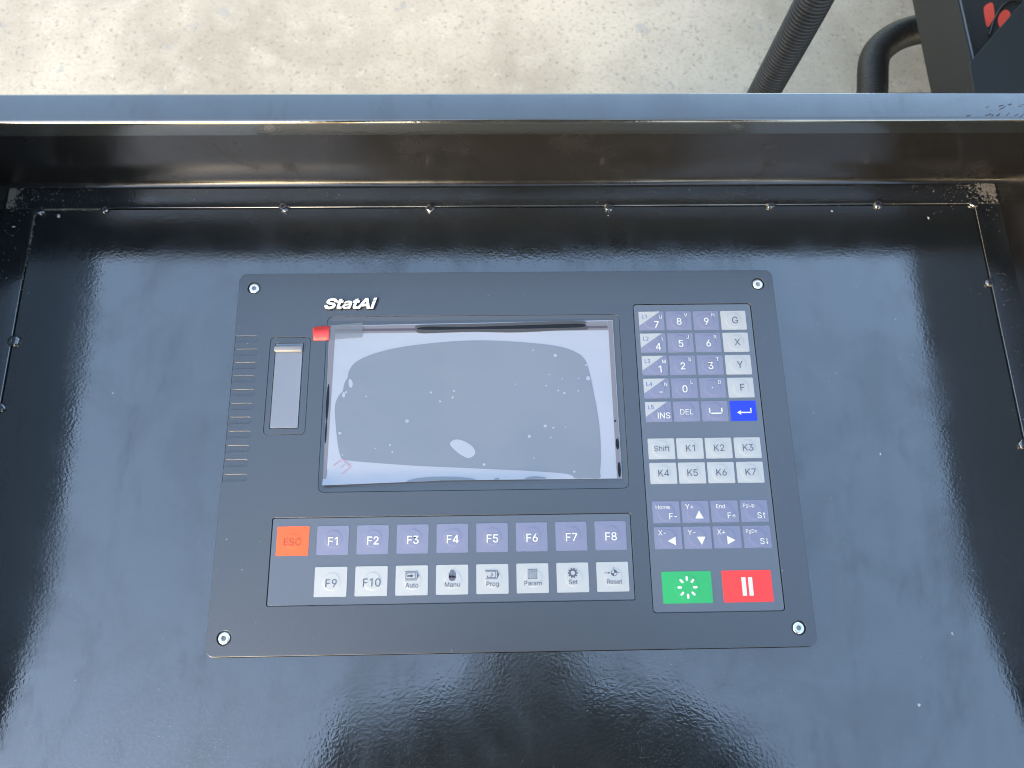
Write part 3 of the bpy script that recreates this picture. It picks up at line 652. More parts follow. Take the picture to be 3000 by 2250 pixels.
# --- numeric block
KW, KH = 15.05, 11.9
cols = [237.15, 253.35, 269.65, 286.1]
rows = [189.7, 175.85, 161.95, 148.05, 134.15]
sk = lambda y: (189.7 - y) * 0.0032
left = [('L1', 'U', '7'), ('L2', 'I', '4'), ('L3', 'M', '1'), ('L4', 'N', '-'), ('L5', '', 'INS')]
mid = [[('8', 'V'), ('9', 'H')], [('5', 'J'), ('6', 'R')], [('2', 'S'), ('3', 'T')], [('0', 'L'), ('.', 'D')]]
right = ['G', 'X', 'Y', 'F']
nd = (0.5, 0.5, 5.3)
for r, y in enumerate(rows):
    a, b, c = left[r]
    tri = [[(0.12, -0.12), (0.865 * KW, -0.05), (0.05, -0.755 * KH), (0.05, -0.3)]]
    lg = [S(tri, M_kwhite, 'corner_print', 0.055), T(a, 0.22, 0.28, 2.3, KW, KH, M_ink_p)]
    if b: lg.append(T(b, 0.86, 0.30, 2.05, KW, KH, M_ink_w, 0.01))
    if c == '-': lg.append(S([[(0.60 * KW, -0.665 * KH), (0.60 * KW, -0.71 * KH), (0.72 * KW, -0.71 * KH), (0.72 * KW, -0.665 * KH)]], M_ink_w))
    else: lg.append(T(c, 0.69 if len(c) == 1 else 0.70, 0.69, 4.0 if len(c) == 1 else 3.4, KW, KH, M_ink_w, 0.015))
    make_key(cols[0] + sk(y), y, KW, KH, M_kblue, 'slate blue key with white corner marked %s %s%s' % (a, c, (' and ' + b) if b else ''), lg, nd)
    if r < 4:
        for j in range(2):
            n_, l_ = mid[r][j]
            if n_ == '.': main = S([[(0.47 * KW, -0.47 * KH), (0.47 * KW, -0.52 * KH), (0.51 * KW, -0.52 * KH), (0.51 * KW, -0.47 * KH)]], M_ink_w)
            else: main = T(n_, 0.51, 0.54, 4.1, KW, KH, M_ink_w, 0.015)
            make_key(cols[1 + j] + sk(y), y, KW, KH, M_kblue, 'slate blue key marked %s and %s' % ('dot' if n_ == '.' else n_, l_), [main, T(l_, 0.79, 0.21, 2.1, KW, KH, M_ink_w, 0.01)], nd)
        make_key(cols[3] + sk(y), y, KW, KH, M_kwhite, 'off-white key marked %s' % right[r], [T(right[r], 0.555, 0.50, 4.1, KW, KH, M_ink_g)], nd)
    else:
        make_key(cols[1] + sk(y), y, KW, KH, M_kblue, 'slate blue key marked DEL', [T('DEL', 0.5, 0.52, 3.1, KW, KH, M_ink_w)], nd)
        sp = [line(0.30 * KW, -0.34 * KH, 0.30 * KW, -0.63 * KH, 0.75), line(0.77 * KW, -0.34 * KH, 0.77 * KW, -0.63 * KH, 0.75), line(0.275 * KW, -0.61 * KH, 0.795 * KW, -0.61 * KH, 0.75)]
        make_key(cols[2] + sk(y), y, KW, KH, M_kblue, 'slate blue key with space bar bracket', [S(sp, M_ink_w)], nd)
        en = [[(0.25 * KW, -0.585 * KH), (0.40 * KW, -0.47 * KH), (0.40 * KW, -0.70 * KH)], line(0.39 * KW, -0.585 * KH, 0.80 * KW, -0.585 * KH, 0.75), line(0.785 * KW, -0.36 * KH, 0.785 * KW, -0.59 * KH, 0.75)]
        make_key(cols[3] + sk(y), y, KW, KH, M_kroyal, 'royal blue enter key with bent arrow', [S(en, M_ink_w)], nd)
# --- K keys
for r, (y, names) in enumerate(((112.6, ('Shift', 'K1', 'K2', 'K3')), (98.65, ('K4', 'K5', 'K6', 'K7')))):
    for j, s in enumerate(names):
        make_key(cols[j] + sk(y) + 0.1, y, KW, 11.85, M_kwhite, 'off-white key marked %s' % s, [T(s, 0.51, 0.49, 3.75 if len(s) == 2 else 3.0, KW, KH, M_ink_g)], (0.48, 0.5, 5.3))
# --- jog keys
def tri(cx, cy, d, s=4.6):
    v = {'u': [(-.5, -.45), (.5, -.45), (0, .5)], 'd': [(-.5, .45), (0, -.5), (.5, .45)], 'l': [(.45, .5), (-.5, 0), (.45, -.5)], 'r': [(-.45, .5), (-.45, -.5), (.5, 0)]}[d]
    return [(cx + a * s * 1.02, cy + b * s) for a, b in v]
def arrow_v(cx, cy, h, up):
    s = 1 if up else -1
    return [line(cx, cy - s * h / 2, cx, cy + s * (h / 2 - 1.2), 0.42), [(cx - 0.85, cy + s * (h / 2 - 1.25)), (cx + 0.85, cy + s * (h / 2 - 1.25)), (cx, cy + s * h / 2)]]
jh = 11.95
jog = [[('Home', 'F-'), ('Y+', 'u'), ('End', 'F+'), ('PgUp', 'S^')], [('X-', 'l'), ('Y-', 'd'), ('X+', 'r'), ('PgDn', 'Sv')]]
for r, y in enumerate((77.1, 63.1)):
    for j in range(4):
        a, b = jog[r][j]
        cap = {4: 2.15, 3: 2.2, 2: 2.7}[len(a)] if not a.startswith('Pg') else 1.85
        fx = {'Home': .385, 'End': .355, 'PgUp': .31, 'PgDn': .31}.get(a, .29)
        lg = [T(a, fx, 0.26 if not a.startswith('Pg') else 0.24, cap, KW, jh, M_ink_w, 0.008)]
        if b in 'udlr':
            lg.append(S([tri(0.63 * KW, -0.635 * jh, b)], M_ink_w)); nm = 'arrow'
        elif b[0] == 'S':
            lg.append(T('S', 0.67, 0.70, 3.2, KW, jh, M_ink_w, 0.012)); lg.append(S(arrow_v(0.84 * KW, -0.70 * jh, 3.4, b[1] == '^'), M_ink_w)); nm = 'S arrow'
        else:
            lg.append(T(b, 0.74, 0.69, 3.1, KW, jh, M_ink_w, 0.01)); nm = b
        make_key(cols[j] + sk(y) , y, KW, jh, M_kblue, 'slate blue jog key marked %s with %s' % (a, nm), lg, (0.5, 0.5, 5.3))
# --- start and pause
sw, shh = 26.75, 16.55
cx, cy = 0.505 * sw, -0.5 * shh
st = []
for k in range(8):
    a = R_(45 * k); st.append(capsule(cx + 3.55 * math.cos(a), cy + 3.95 * math.sin(a), cx + 4.85 * math.cos(a), cy + 5.3 * math.sin(a), 1.3))
make_key(240.0, 39.3, sw, shh, M_kgreen, 'green start key with ring of white dashes', [S(st, M_ink_w)], (0.5, 0.5, 7.3))
pz = [line(0.43 * sw, -0.22 * shh, 0.43 * sw, -0.80 * shh, 2.3), line(0.565 * sw, -0.22 * shh, 0.565 * sw, -0.80 * shh, 2.3)]
make_key(272.6, 39.4, sw, shh, M_kred, 'red pause key with two white bars', [S(pz, M_ink_w)], (0.42, 0.5, 7.3))
# --- function keys
FWD, FH = 17.1, 15.45
fc = [32.85 + 21.54 * k for k in range(9)]
fd = (0.52, 0.46, 5.2)
make_key(fc[0] - 0.1, 66.35, FWD + 0.2, FH + 0.1, M_korange, 'orange key marked ESC', [T('ESC', 0.5, 0.535, 3.7, FWD, FH, M_ink_o)], (0.5, 0.5, 4.5))
for k in range(1, 9):
    make_key(fc[k], 66.3 + 0.05 * k, FWD, FH, M_kblue, 'slate blue key marked F%d' % k, [T('F%d' % k, 0.51, 0.53, 4.2, FWD, FH, M_ink_w, 0.015)], fd)
def ic(k):
    W_, H_ = FWD, FH
    X = lambda f: f * W_
    Y = lambda f: -f * H_
    if k == 'Auto':
        x0, x1, y0, y1 = 0.29, 0.66, 0.205, 0.49; xa = 0.73
        return [line(X(x0), Y(y0), X(x1), Y(y0), .3), line(X(x0), Y(y1), X(x1), Y(y1), .3),
                line(X(.31), Y(.25), X(.62), Y(.25), .35), line(X(.31), Y(.45), X(.62), Y(.45), .35), line(X(.32), Y(.25), X(.32), Y(.45), .35), line(X(.61), Y(.25), X(.61), Y(.45), .35),
                [(X(.655), Y(y0 - .01)), (X(.655), Y(y1 + .01)), (X(xa), Y(.3475))],
                line(X(.36), Y(.35), X(.49), Y(.35), 1.0), [(X(.47), Y(.29)), (X(.47), Y(.41)), (X(.57), Y(.35))]]
    if k == 'Manu':
        p = [capsule(X(.415), Y(.42), X(.415), Y(.29), .62), capsule(X(.462), Y(.42), X(.462), Y(.20), .62), capsule(X(.508), Y(.42), X(.508), Y(.185), .62), capsule(X(.554), Y(.42), X(.554), Y(.21), .62), capsule(X(.598), Y(.44), X(.598), Y(.26), .55)]
        p.append([(X(.398), Y(.36)), (X(.398), Y(.47)), (X(.43), Y(.52)), (X(.48), Y(.545)), (X(.54), Y(.545)), (X(.59), Y(.51)), (X(.614), Y(.45)), (X(.614), Y(.38)), (X(.5), Y(.36))])
        return p
    if k == 'Prog':
        return [line(X(.28), Y(.215), X(.66), Y(.215), .3), line(X(.28), Y(.495), X(.66), Y(.495), .3), line(X(.29), Y(.26), X(.61), Y(.26), .3), line(X(.33), Y(.45), X(.61), Y(.45), .3), line(X(.61), Y(.25), X(.61), Y(.46), .35),
                [(X(.65), Y(.205)), (X(.65), Y(.505)), (X(.725), Y(.355))], line(X(.47), Y(.31), X(.52), Y(.355), .4), line(X(.52), Y(.355), X(.47), Y(.41), .4), line(X(.43), Y(.40), X(.47), Y(.41), .35), circle(X(.345), Y(.41), .35, 8)]
    if k == 'Param':
        p = [line(X(.36), Y(.20), X(.645), Y(.20), .25), line(X(.36), Y(.52), X(.645), Y(.52), .25), line(X(.365), Y(.20), X(.365), Y(.52), .25), line(X(.64), Y(.20), X(.64), Y(.52), .25), line(X(.405), Y(.20), X(.405), Y(.52), .16)]
        for q in range(9): p.append(line(X(.43), Y(.235 + .032 * q), X(.625), Y(.235 + .032 * q), .2))
        return p
    if k == 'Set':
        c0, c1 = X(.51), Y(.35); p = []
        n = 20
        for q in range(n):
            a0, a1 = 2 * math.pi * q / n, 2 * math.pi * (q + 1) / n
            p.append([(c0 + 1.15 * math.cos(a0), c1 + 1.15 * math.sin(a0)), (c0 + 2.0 * math.cos(a0), c1 + 2.0 * math.sin(a0)), (c0 + 2.0 * math.cos(a1), c1 + 2.0 * math.sin(a1)), (c0 + 1.15 * math.cos(a1), c1 + 1.15 * math.sin(a1))])
        for q in range(10):
            a = 2 * math.pi * q / 10; p.append(line(c0 + 1.9 * math.cos(a), c1 + 1.9 * math.sin(a), c0 + 2.65 * math.cos(a), c1 + 2.65 * math.sin(a), .85))
        return p
    if k == 'Reset':
        c0, c1 = X(.55), Y(.37); r = 1.75; p = []
        n = 20
        for q in range(n):
            a0, a1 = 2 * math.pi * q / n, 2 * math.pi * (q + 1) / n
            p.append([(c0 + (r - .3) * math.cos(a0), c1 + (r - .3) * math.sin(a0)), (c0 + r * math.cos(a0), c1 + r * math.sin(a0)), (c0 + r * math.cos(a1), c1 + r * math.sin(a1)), (c0 + (r - .3) * math.cos(a1), c1 + (r - .3) * math.sin(a1))])
        for a in (0, 180):
            p.append([(c0, c1)] + carc(c0, c1, r - .25, a, a + 90, 6))
        p += [line(c0, c1 + r - .1, c0, c1 + r + 1.3, .3), line(c0 + r - .1, c1, c0 + r + 1.3, c1, .3), line(c0 - r - 3.5, c1, c0 - r - .3, c1, .3), [(c0 - r - 1.3, c1 + .5), (c0 - r - 1.3, c1 - .5), (c0 - r - .1, c1)]]
        return p
for k, s in enumerate(('F9', 'F10', 'Auto', 'Manu', 'Prog', 'Param', 'Set', 'Reset')):
    if s[0] == 'F': lg = [T(s, 0.52, 0.55, 4.1, FWD, FH, M_ink_g)]; lb = 'off-white key marked %s' % s
    else:
        lg = [T(s, 0.51 if s != 'Reset' else 0.55, 0.665 if s not in ('Set',) else 0.65, 2.35, FWD, FH, M_ink_g), S(ic(s), M_ink_g)]; lb = 'off-white key marked %s below its icon' % s
    make_key(fc[k + 1] - 0.1, 44.6 + 0.04 * k, FWD + 0.1, FH, M_kwhite, lb, lg, (0.53, 0.5, 5.2))

# ------------------------------------------------------------------ protective film on the screen
film = thing('protective_film', 'loose clear protective film with red pull tab over the screen', 'protective film')
FZ = -0.34
def fz_(x, y):
    e = max(0.0, (98.0 - y) / 9.0) * max(0.0, min(1.0, (200 - x) / 30))
    c = max(0.0, (66 - x) / 10) * max(0.0, (100 - y) / 12)
    return FZ + 1.15 * e * e + 0.6 * c * c + 0.10 * noise.noise(Vector((x * 0.03, y * 0.04, 1.0)))
def film_edge(t):  # left/right x at height t in 0..1 (bottom..top)
    return 56.0 - 1.3 * t, 221.8 - 0.1 * t
vs_, fs_ = [], []
NX, NY = 70, 44
for j in range(NY + 1):
    t = j / NY; xl, xr = film_edge(t)
    for i in range(NX + 1):
        u = i / NX; x = xl + (xr - xl) * u
        yb = 88.3 + 1.9 * min(1, u * 2.5); yt = 182.6 + 2.0 * u
        y = yb + (yt - yb) * t
        vs_.append((x, y, fz_(x, y)))
for j in range(NY):
    for i in range(NX):
        a = j * (NX + 1) + i; fs_.append((a, a + 1, a + NX + 2, a + NX + 1))
ob('film_sheet', me_new(vs_, fs_, smooth=True), M_film, film)

def smooth_loop(pts, n=4):
    o = []; N = len(pts)
    for i in range(N):
        p0, p1, p2, p3 = (Vector(pts[(i + k) % N]) for k in (-1, 0, 1, 2))
        for k in range(n):
            t = k / n
            o.append(tuple(0.5 * ((2 * p1) + (p2 - p0) * t + (2 * p0 - 5 * p1 + 4 * p2 - p3) * t * t + (3 * p1 - p0 - 3 * p2 + p3) * t ** 3)))
    return o
def fill_on_film(loop, dz, step=3.0):
    """a flat outline filled and cut finely, laid on the film's surface"""
    bm = bmesh.new()
    vv = [bm.verts.new((x, y, 0)) for x, y in loop]
    ee = [bm.edges.new((vv[i], vv[(i + 1) % len(vv)])) for i in range(len(vv))]
    bmesh.ops.triangle_fill(bm, edges=ee, use_beauty=True)
    for ax in (0, 1):
        lo = min(v.co[ax] for v in bm.verts); hi = max(v.co[ax] for v in bm.verts)
        c = lo + step
        while c < hi - 0.2:
            no = (1, 0, 0) if ax == 0 else (0, 1, 0); co = (c, 0, 0) if ax == 0 else (0, c, 0)
            bmesh.ops.bisect_plane(bm, geom=bm.verts[:] + bm.edges[:] + bm.faces[:], plane_co=co, plane_no=no)
            c += step
    for v in bm.verts:
        v.co = Vector((v.co.x, v.co.y, fz_(v.co.x, v.co.y) + dz)) * MM
    bmesh.ops.recalc_face_normals(bm, faces=bm.faces[:])
    if sum(f.normal.z for f in bm.faces) < 0: bmesh.ops.reverse_faces(bm, faces=bm.faces[:])
    me = bpy.data.meshes.new('f'); bm.to_mesh(me); bm.free()
    for p in me.polygons: p.use_smooth = True
    return me
patch = [(60.3, 133.5), (62.0, 139.5), (64.3, 142.6), (65.0, 147.0), (66.8, 150.9), (67.3, 154.3), (70.3, 159.3), (78.2, 163.9), (92.7, 168.1), (109.0, 170.5), (127.7, 172.2), (146.6, 172.5), (166.5, 171.3), (186.4, 168.9), (197.3, 165.6), (204.0, 160.3), (206.6, 151.0), (208.5, 138.7), (209.9, 128.6), (210.8, 116.6), (210.6, 102.0), (209.7, 94), (209.5, 90.6), (203, 90.5), (195.9, 90.5), (193.7, 92.2), (189.9, 93.3), (182.0, 94.1), (164.8, 95.4), (151.0, 96.2), (135, 97.2), (110.2, 98.6), (86.8, 100.5), (68.0, 102.5), (64.8, 105.1), (62.9, 112.3), (61.2, 123.6)]
pt = ob('adhered_patch', fill_on_film(smooth_loop(patch, 3), 0.06), M_adh, film, label='duller area where the film sticks to the glass')
bub = [(174.0,166.1,0.50),(186.8,162.8,1.00),(204.7,156.8,0.60),(205.5,148.7,1.20),(183.0,151.2,0.40),(190.4,148.5,0.40),(199.9,148.7,0.45),(181.1,144.5,0.50),(187.9,141.5,0.55),(191.4,140.0,0.70),(199.4,141.2,0.45),(163.3,145.6,0.35),(179.8,120.7,0.90),(184.4,119.6,0.60),(191.3,119.9,0.35),(170.6,114.8,0.90),(182.8,114.0,0.50),(172.9,102.4,0.35),(195.3,94.3,0.65),(114.8,141.2,0.70),(120.1,135.8,0.65),(127.2,138.1,0.65),(128.0,142.0,0.6),(77.9,139.2,0.45),(66.4,141.9,0.65),(101.5,124.5,1.05),(63.9,117.9,0.85),(84.0,109.0,0.35),(92.2,110.8,0.6),(93.7,106.8,0.5),(66.0,105.5,0.4),(145.0,99.0,0.8)]
for i, (x, y, r) in enumerate(bub):
    ob('bubble', fill_on_film([(x + r * (1 + .12 * math.sin(3 * a + i)) * math.cos(a), y + r * (1 + .12 * math.cos(2 * a + i)) * math.sin(a)) for a in [2 * math.pi * k / 12 for k in range(12)]], 0.12), M_film, pt)
for lp in ([(125.9, 111.3), (129.0, 113.5), (133.8, 112.5), (138.6, 109.2), (140.0, 105.3), (136.6, 102.8), (132.4, 104.5), (128.1, 107.9)], [(67.6, 149.4), (68.6, 149.6), (69.9, 147.2), (69.4, 144.8), (68.2, 144.9), (67.6, 146.8)], [(64.1, 139.6), (64.9, 142.1), (65.9, 140.6), (65.4, 138.8)]):
    ob('bubble', fill_on_film(smooth_loop(lp, 4), 0.12), M_film, pt)
# film bridging the bezel: greyer bands and dark gaps along the edges
ob('edge_band', fill_on_film([(54.9, 177.6), (218.6, 178.3), (218.6, 183.9), (54.9, 182.2)], 0.06, 6), M_band, film)
ob('edge_band', fill_on_film([(55.9, 92.0), (57.6, 92.0), (58.3, 177.5), (54.9, 177.5)], 0.06, 6), M_band, film)
ob('edge_band', fill_on_film([(219.0, 90.4), (221.5, 90.4), (221.4, 184.2), (218.8, 184.2)], 0.06, 6), M_band, film)
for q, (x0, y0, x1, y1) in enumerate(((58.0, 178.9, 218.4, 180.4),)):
    ob('bezel_strip', fill_on_film([(x0, y0), (x1, y0 + .6), (x1, y1 + .6), (x0, y1)], 0.12, 6), mat('smoky_film', (0.075, 0.065, 0.08), 0.25, 1.5), film)  # darker strip of film over the bezel step
gap = smooth_loop([(105.3, 180.2), (106.5, 182.3), (120, 182.7), (150, 183.2), (180, 183.9), (204.2, 184.1), (205.2, 182), (206.6, 178.9), (200, 178.5), (190, 178.3), (175, 177.6), (160, 177.3), (140, 177.9), (120, 177.5), (107.5, 177.4)], 3)
ob('dark_gap', fill_on_film(gap, 0.18, 6), mat('dusty_gap', (0.055, 0.055, 0.055), 0.3, 1.45), film)
gl = smooth_loop([(105.9, 180.0), (112, 181.4), (130, 181.0), (160, 181.5), (190, 182.2), (203.5, 182.3), (204.5, 180.5), (195, 179.9), (170, 179.6), (140, 179.6), (115, 179.4)], 3)
ob('dark_gap', fill_on_film(gl, 0.24, 6), M_gap, film)
for x0, y0, x1, y1 in ((55.3, 124.5, 56.8, 147.0), (55.6, 112.0, 56.5, 125.0), (219.3, 106.5, 221.2, 113.0), (219.6, 90.8, 221.4, 99.5), (219.2, 122.4, 220.1, 123.8)):
    mx = (x0 + x1) / 2; my = (y0 + y1) / 2
    ob('dark_gap', fill_on_film([(mx + (x1 - x0) / 2 * math.cos(a), my + (y1 - y0) / 2 * math.sin(a)) for a in [2 * math.pi * k / 14 for k in range(14)]], 0.2, 4), M_gap, film)
for lp in ([(101.8, 89.8), (107.2, 91.6), (118.1, 92.4), (132.1, 92.0), (140.6, 90.5), (128, 90.3), (112, 90.1)], [(167.2, 90.5), (170, 91.6), (174, 91.9), (178, 91.4), (179.5, 90.6), (173, 90.5)], [(150.5, 90.4), (151.5, 91.3), (152.7, 91.3), (153.5, 90.5)]):
    ob('adhered_spot', fill_on_film(smooth_loop(lp, 3), 0.10, 2), M_adh, film)
# folded corner sliver, printed fold mark, tape and red tab
def card(loop, zf, th, mt, nm, label=None, parent=film):
    bm = bmesh.new()
    n = len(loop)
    top = [bm.verts.new((x * MM, y * MM, zf(x, y) * MM)) for x, y in loop]
    bot = [bm.verts.new((x * MM, y * MM, (zf(x, y) - th) * MM)) for x, y in loop]
    bm.faces.new(top); bm.faces.new(bot[::-1])
    for i in range(n): bm.faces.new((top[i], bot[i], bot[(i + 1) % n], top[(i + 1) % n]))
    bmesh.ops.recalc_face_normals(bm, faces=bm.faces[:])
    me = bpy.data.meshes.new('k'); bm.to_mesh(me); bm.free()
    return ob(nm, me, mt, parent, label=label)
card([(54.6, 182.6), (54.9, 173.8), (74.4, 175.0), (74.2, 184.2)], lambda x, y: 0.06 + 0.1 * (x - 54) / 20, 0.10, M_tape, 'tape')
tb = []
nx_ = 8
tv, tf = [], []
for j in range(2):
    for i in range(nx_ + 1):
        u = i / nx_; x = 45.4 + 9.7 * u
        y = (173.35 + 0.1 * u) if j == 0 else (181.75 + 0.75 * u - (0.9 if i == 0 else 0))
        if j == 0 and i == 0: x += 0.5
        tv.append((x, y, 0.22 + 0.25 * (1 - u) ** 2))
for i in range(nx_): tf.append((i, i + 1, nx_ + 2 + i, nx_ + 1 + i))
tm = me_new(tv, tf, smooth=True)
o = ob('pull_tab', tm, M_tab, film, label='red pull tab at the corner of the film')
md = o.modifiers.new('thickness', 'SOLIDIFY'); md.thickness = 0.15 * MM
rp = [line(65.9, 103.0, 70.9, 98.4, .22), line(66.6, 103.3, 71.4, 98.9, .22)]
for k in range(5):
    for (sx, sy) in ((65.2, 102.6), (70.2, 98.0)):
        rp.append(line(sx - 0.85 * k, sy - 0.68 * k, sx - 0.85 * k - 0.5, sy - 0.68 * k - 0.4, .55))
for k in range(3): rp.append(line(67.4 - 0.8 * k, 100.0 - 0.62 * k, 67.4 - 0.8 * k - 0.5, 100.0 - 0.62 * k - 0.4, .45))
pm = polys_mesh(rp)
for v in pm.vertices: v.co.z = (fz_(v.co.x / MM, v.co.y / MM) + 0.16) * MM
ob('printed_mark', pm, M_redink, film, label='small faded red print on the film')

# ------------------------------------------------------------------ hoses behind the console
h1 = thing('corrugated_hose', 'ribbed black corrugated hose rising straight up behind the rim', 'hose', 'hoses behind the console')
ob('hose_wall', tube_mesh([(517, 681, GZ + 2), (517, 681, -600), (517, 680, -450), (518, 678, -276), (522, 690, -150), (560, 760, -60), (640, 860, -30), (760, 980, -40), (900, 1150, -60)], 20.8, 3.0, 5.2, 26, 0.65), M_hose, h1)
h2 = thing('corrugated_hose', 'black hose bending to the right under the charcoal machine box', 'hose', 'hoses behind the console')
ob('hose_wall', tube_mesh([(690, 520, GZ + 24), (694, 590, -730), (700, 650, -600), (706, 700, -535), (711, 740, -520), (721, 795, -518), (741, 823, -518), (777, 846, -520), (830, 858, -522), (950, 862, -524)], 21.5, 1.2, 4.0, 26, 0.7), M_hose, h2)

# ------------------------------------------------------------------ machine box at the right
mach = thing('machine_box', 'charcoal steel machine box with chamfered cover plate and orange-red markings', 'machine')
BX, BT, BB = 700.5, -300.0, -378.0
ob('side_panel', shade_auto(box_mesh(BX, 330, BB, BX + 3, 1500, BT, 0.8, 2)), M_frame, mach)
ob('top_edge', shade_auto(box_mesh(BX + 3.05, 330, BT - 12, BX + 6.2, 1500, BT - 0.6, 1.2, 3)), mat('edge_highlight', (0.10, 0.11, 0.115), 0.3, 1.6), mach)  # lighter base colour paints in the sky highlight along this ridge
ob('inner_floor', box_mesh(BX + 6.3, 332, BB + 2, 1400, 1498, -340.0), M_frame_in, mach)
cp = [(694.5, 380), (694.5, 570), (696.3, 606.5), (698.0, 611.0), (701.8, 614.9), (780.6, 700.0), (1120, 1065), (1400, 1065), (1400, 380)]
ob('cover_plate', shade_auto(curve_mesh([cp[::-1]], BT + 0.4, BT + 3.4, 0.5, 1), 50), M_frame, mach)
def flatp(loop, z, mt, nm, lab=None): return ob(nm, curve_mesh([loop], z, z + 0.6), mt, mach, label=lab)
MZ = -339.95
flatp(smooth_loop([(761.6, 722.8), (765.5, 729.5), (773.3, 733.2), (774.8, 728), (773.0, 712.6), (769.5, 706.5), (761.8, 696.5), (760.2, 703)], 3), MZ, M_mark, 'painted_marking', 'orange-red marking with slanted ends')
flatp(smooth_loop([(776.3, 707.5), (779.5, 715), (787.0, 722.2), (792.0, 721.0), (793.2, 714.5), (786, 703), (777.8, 695.0), (776.0, 700)], 3), MZ, M_mark, 'painted_marking', 'rounded orange-red marking beside the cover plate')
ob('cable', tube_mesh([(759.6, 683.0, MZ + 1.5), (763.5, 690.5, MZ + 1.8), (766.5, 698, MZ + 1.5), (773.5, 711, MZ + 1.6), (785, 726.5, MZ + 1.8), (796, 733.5, MZ + 2.0), (804.5, 733.2, MZ + 2.2), (814, 731.5, MZ + 2.2), (835, 738, MZ + 2.2)], 1.25, seg=10, step=1.5), M_black, mach)
ob('sky_blocker', shade_auto(box_mesh(930, 560, BT + 4, 1390, 1490, 520, 6, 2)), M_frame, mach)  # unseen block added to cut off sky and darken the ground at right
ob('support', box_mesh(1090, 700, GZ, 1250, 1300, BB - 0.5, 3), M_frame, mach)

# ------------------------------------------------------------------ dust and paint flakes
def flakes(spec, seed, mt, name, label):
    rnd = random.Random(seed); vs_, fs = [], []
    for x, y, z, r in spec(rnd):
        n = rnd.choice((3, 4, 5)); a0 = rnd.random() * 6.28; b = len(vs_); st_ = rnd.uniform(0.4, 1.0)
        ca, sa = math.cos(a0), math.sin(a0)
        ring = []
        for k in range(n):
            a = 2 * math.pi * k / n + rnd.uniform(-.3, .3)
            px, py = r * math.cos(a), r * st_ * math.sin(a)
            ring.append((x + px * ca - py * sa, y + px * sa + py * ca, z + rnd.uniform(0.02, 0.10)))
        vs_ += ring + [(x, y, z + r * 0.35 + 0.05)]
        for k in range(n): fs.append((b + k, b + (k + 1) % n, b + n))
    o = ob(name, me_new(vs_, fs), mt, label=label, cat='dust', kind='stuff')
    return o
def top_z(x, y):
    if 0 < x < PW and 0 < y < PH: return 0.0
    if x < SX0 or x > SX1 or y > SY1: return PZ + 1.0
    return sag(x, y)
def spec1(rnd):
    for _ in range(360):       # scattered over the plate
        x = rnd.uniform(-146, 470); y = rnd.uniform(-70, 277)
        if MF[0] < x < MK[2] and MF[1] < y < 190: continue
        yield x, y, top_z(x, y), rnd.choice((0.12, 0.16, 0.2, 0.28)) * rnd.uniform(0.7, 1.3)
    for _ in range(430):       # gathered along the back and in the corners
        y = 279 - abs(rnd.gauss(0, 9)); x = rnd.choice((-146 + abs(rnd.gauss(0, 30)), 470 - abs(rnd.gauss(0, 30)), rnd.uniform(-146, 470)))
        if y < SY1 - 14: continue
        yield x, min(y, 277.5), top_z(x, min(y, 277)), rnd.choice((0.16, 0.22, 0.3)) * rnd.uniform(0.7, 1.3)
    for _ in range(120):
        side = rnd.random() < 0.6
        x = (-146 + abs(rnd.gauss(0, 9))) if side else (470 - abs(rnd.gauss(0, 9))); y = rnd.uniform(120, 275)
        yield x, y, top_z(x, y), rnd.choice((0.16, 0.22, 0.3)) * rnd.uniform(0.7, 1.3)
    for x, y, r in ((-115.5, 257.5, 1.5), (-141, 250, 1.4), (-68, 144, 0.8), (364.5, 258, 1.0), (425, 252.6, 1.4), (371, 103, 1.2), (395, 5, 0.9), (371, -30, 1.0), (15.5, 44, 0.8), (6, 60, .4)):
        yield x, y, top_z(x, y), r
flakes(spec1, 3, M_dust, 'paint_flakes', 'pale dust and paint flakes scattered over the black tray')
def spec2(rnd):
    for _ in range(900):       # dust packed into the two back corners
        side = rnd.random() < 0.55
        if side: x = 471 - abs(rnd.gauss(0, 7)) ; y = 278.5 - abs(rnd.gauss(0, 8)); ok = True
        else: x = -147.5 + abs(rnd.gauss(0, 2.6)); y = 278.5 - abs(rnd.gauss(0, 9))
        if y < SY1 + 0.5: continue
        yield x, y, PZ + 1.0, rnd.uniform(0.35, 0.9)
    for _ in range(420):
        x = rnd.choice((-147 + abs(rnd.gauss(0, 45)), rnd.uniform(-129, -88), 471 - abs(rnd.gauss(0, 30))))
        yield x, 278.6 - abs(rnd.gauss(0, 0.8)), PZ + 1.2, rnd.uniform(0.25, 0.6)
    for _ in range(260):
        x = rnd.uniform(-128, -88); yield x, SY1 + rnd.gauss(-0.3, 0.5), PZ + 0.6, rnd.uniform(0.2, 0.5)
    for _ in range(160):
        yield SX0 + rnd.gauss(0.3, 0.5), SY1 - abs(rnd.gauss(0, 22)), PZ + 0.5, rnd.uniform(0.2, 0.5)
flakes(spec2, 11, M_dustb, 'corner_dust', 'grey-brown dust packed into the back corners and seam')

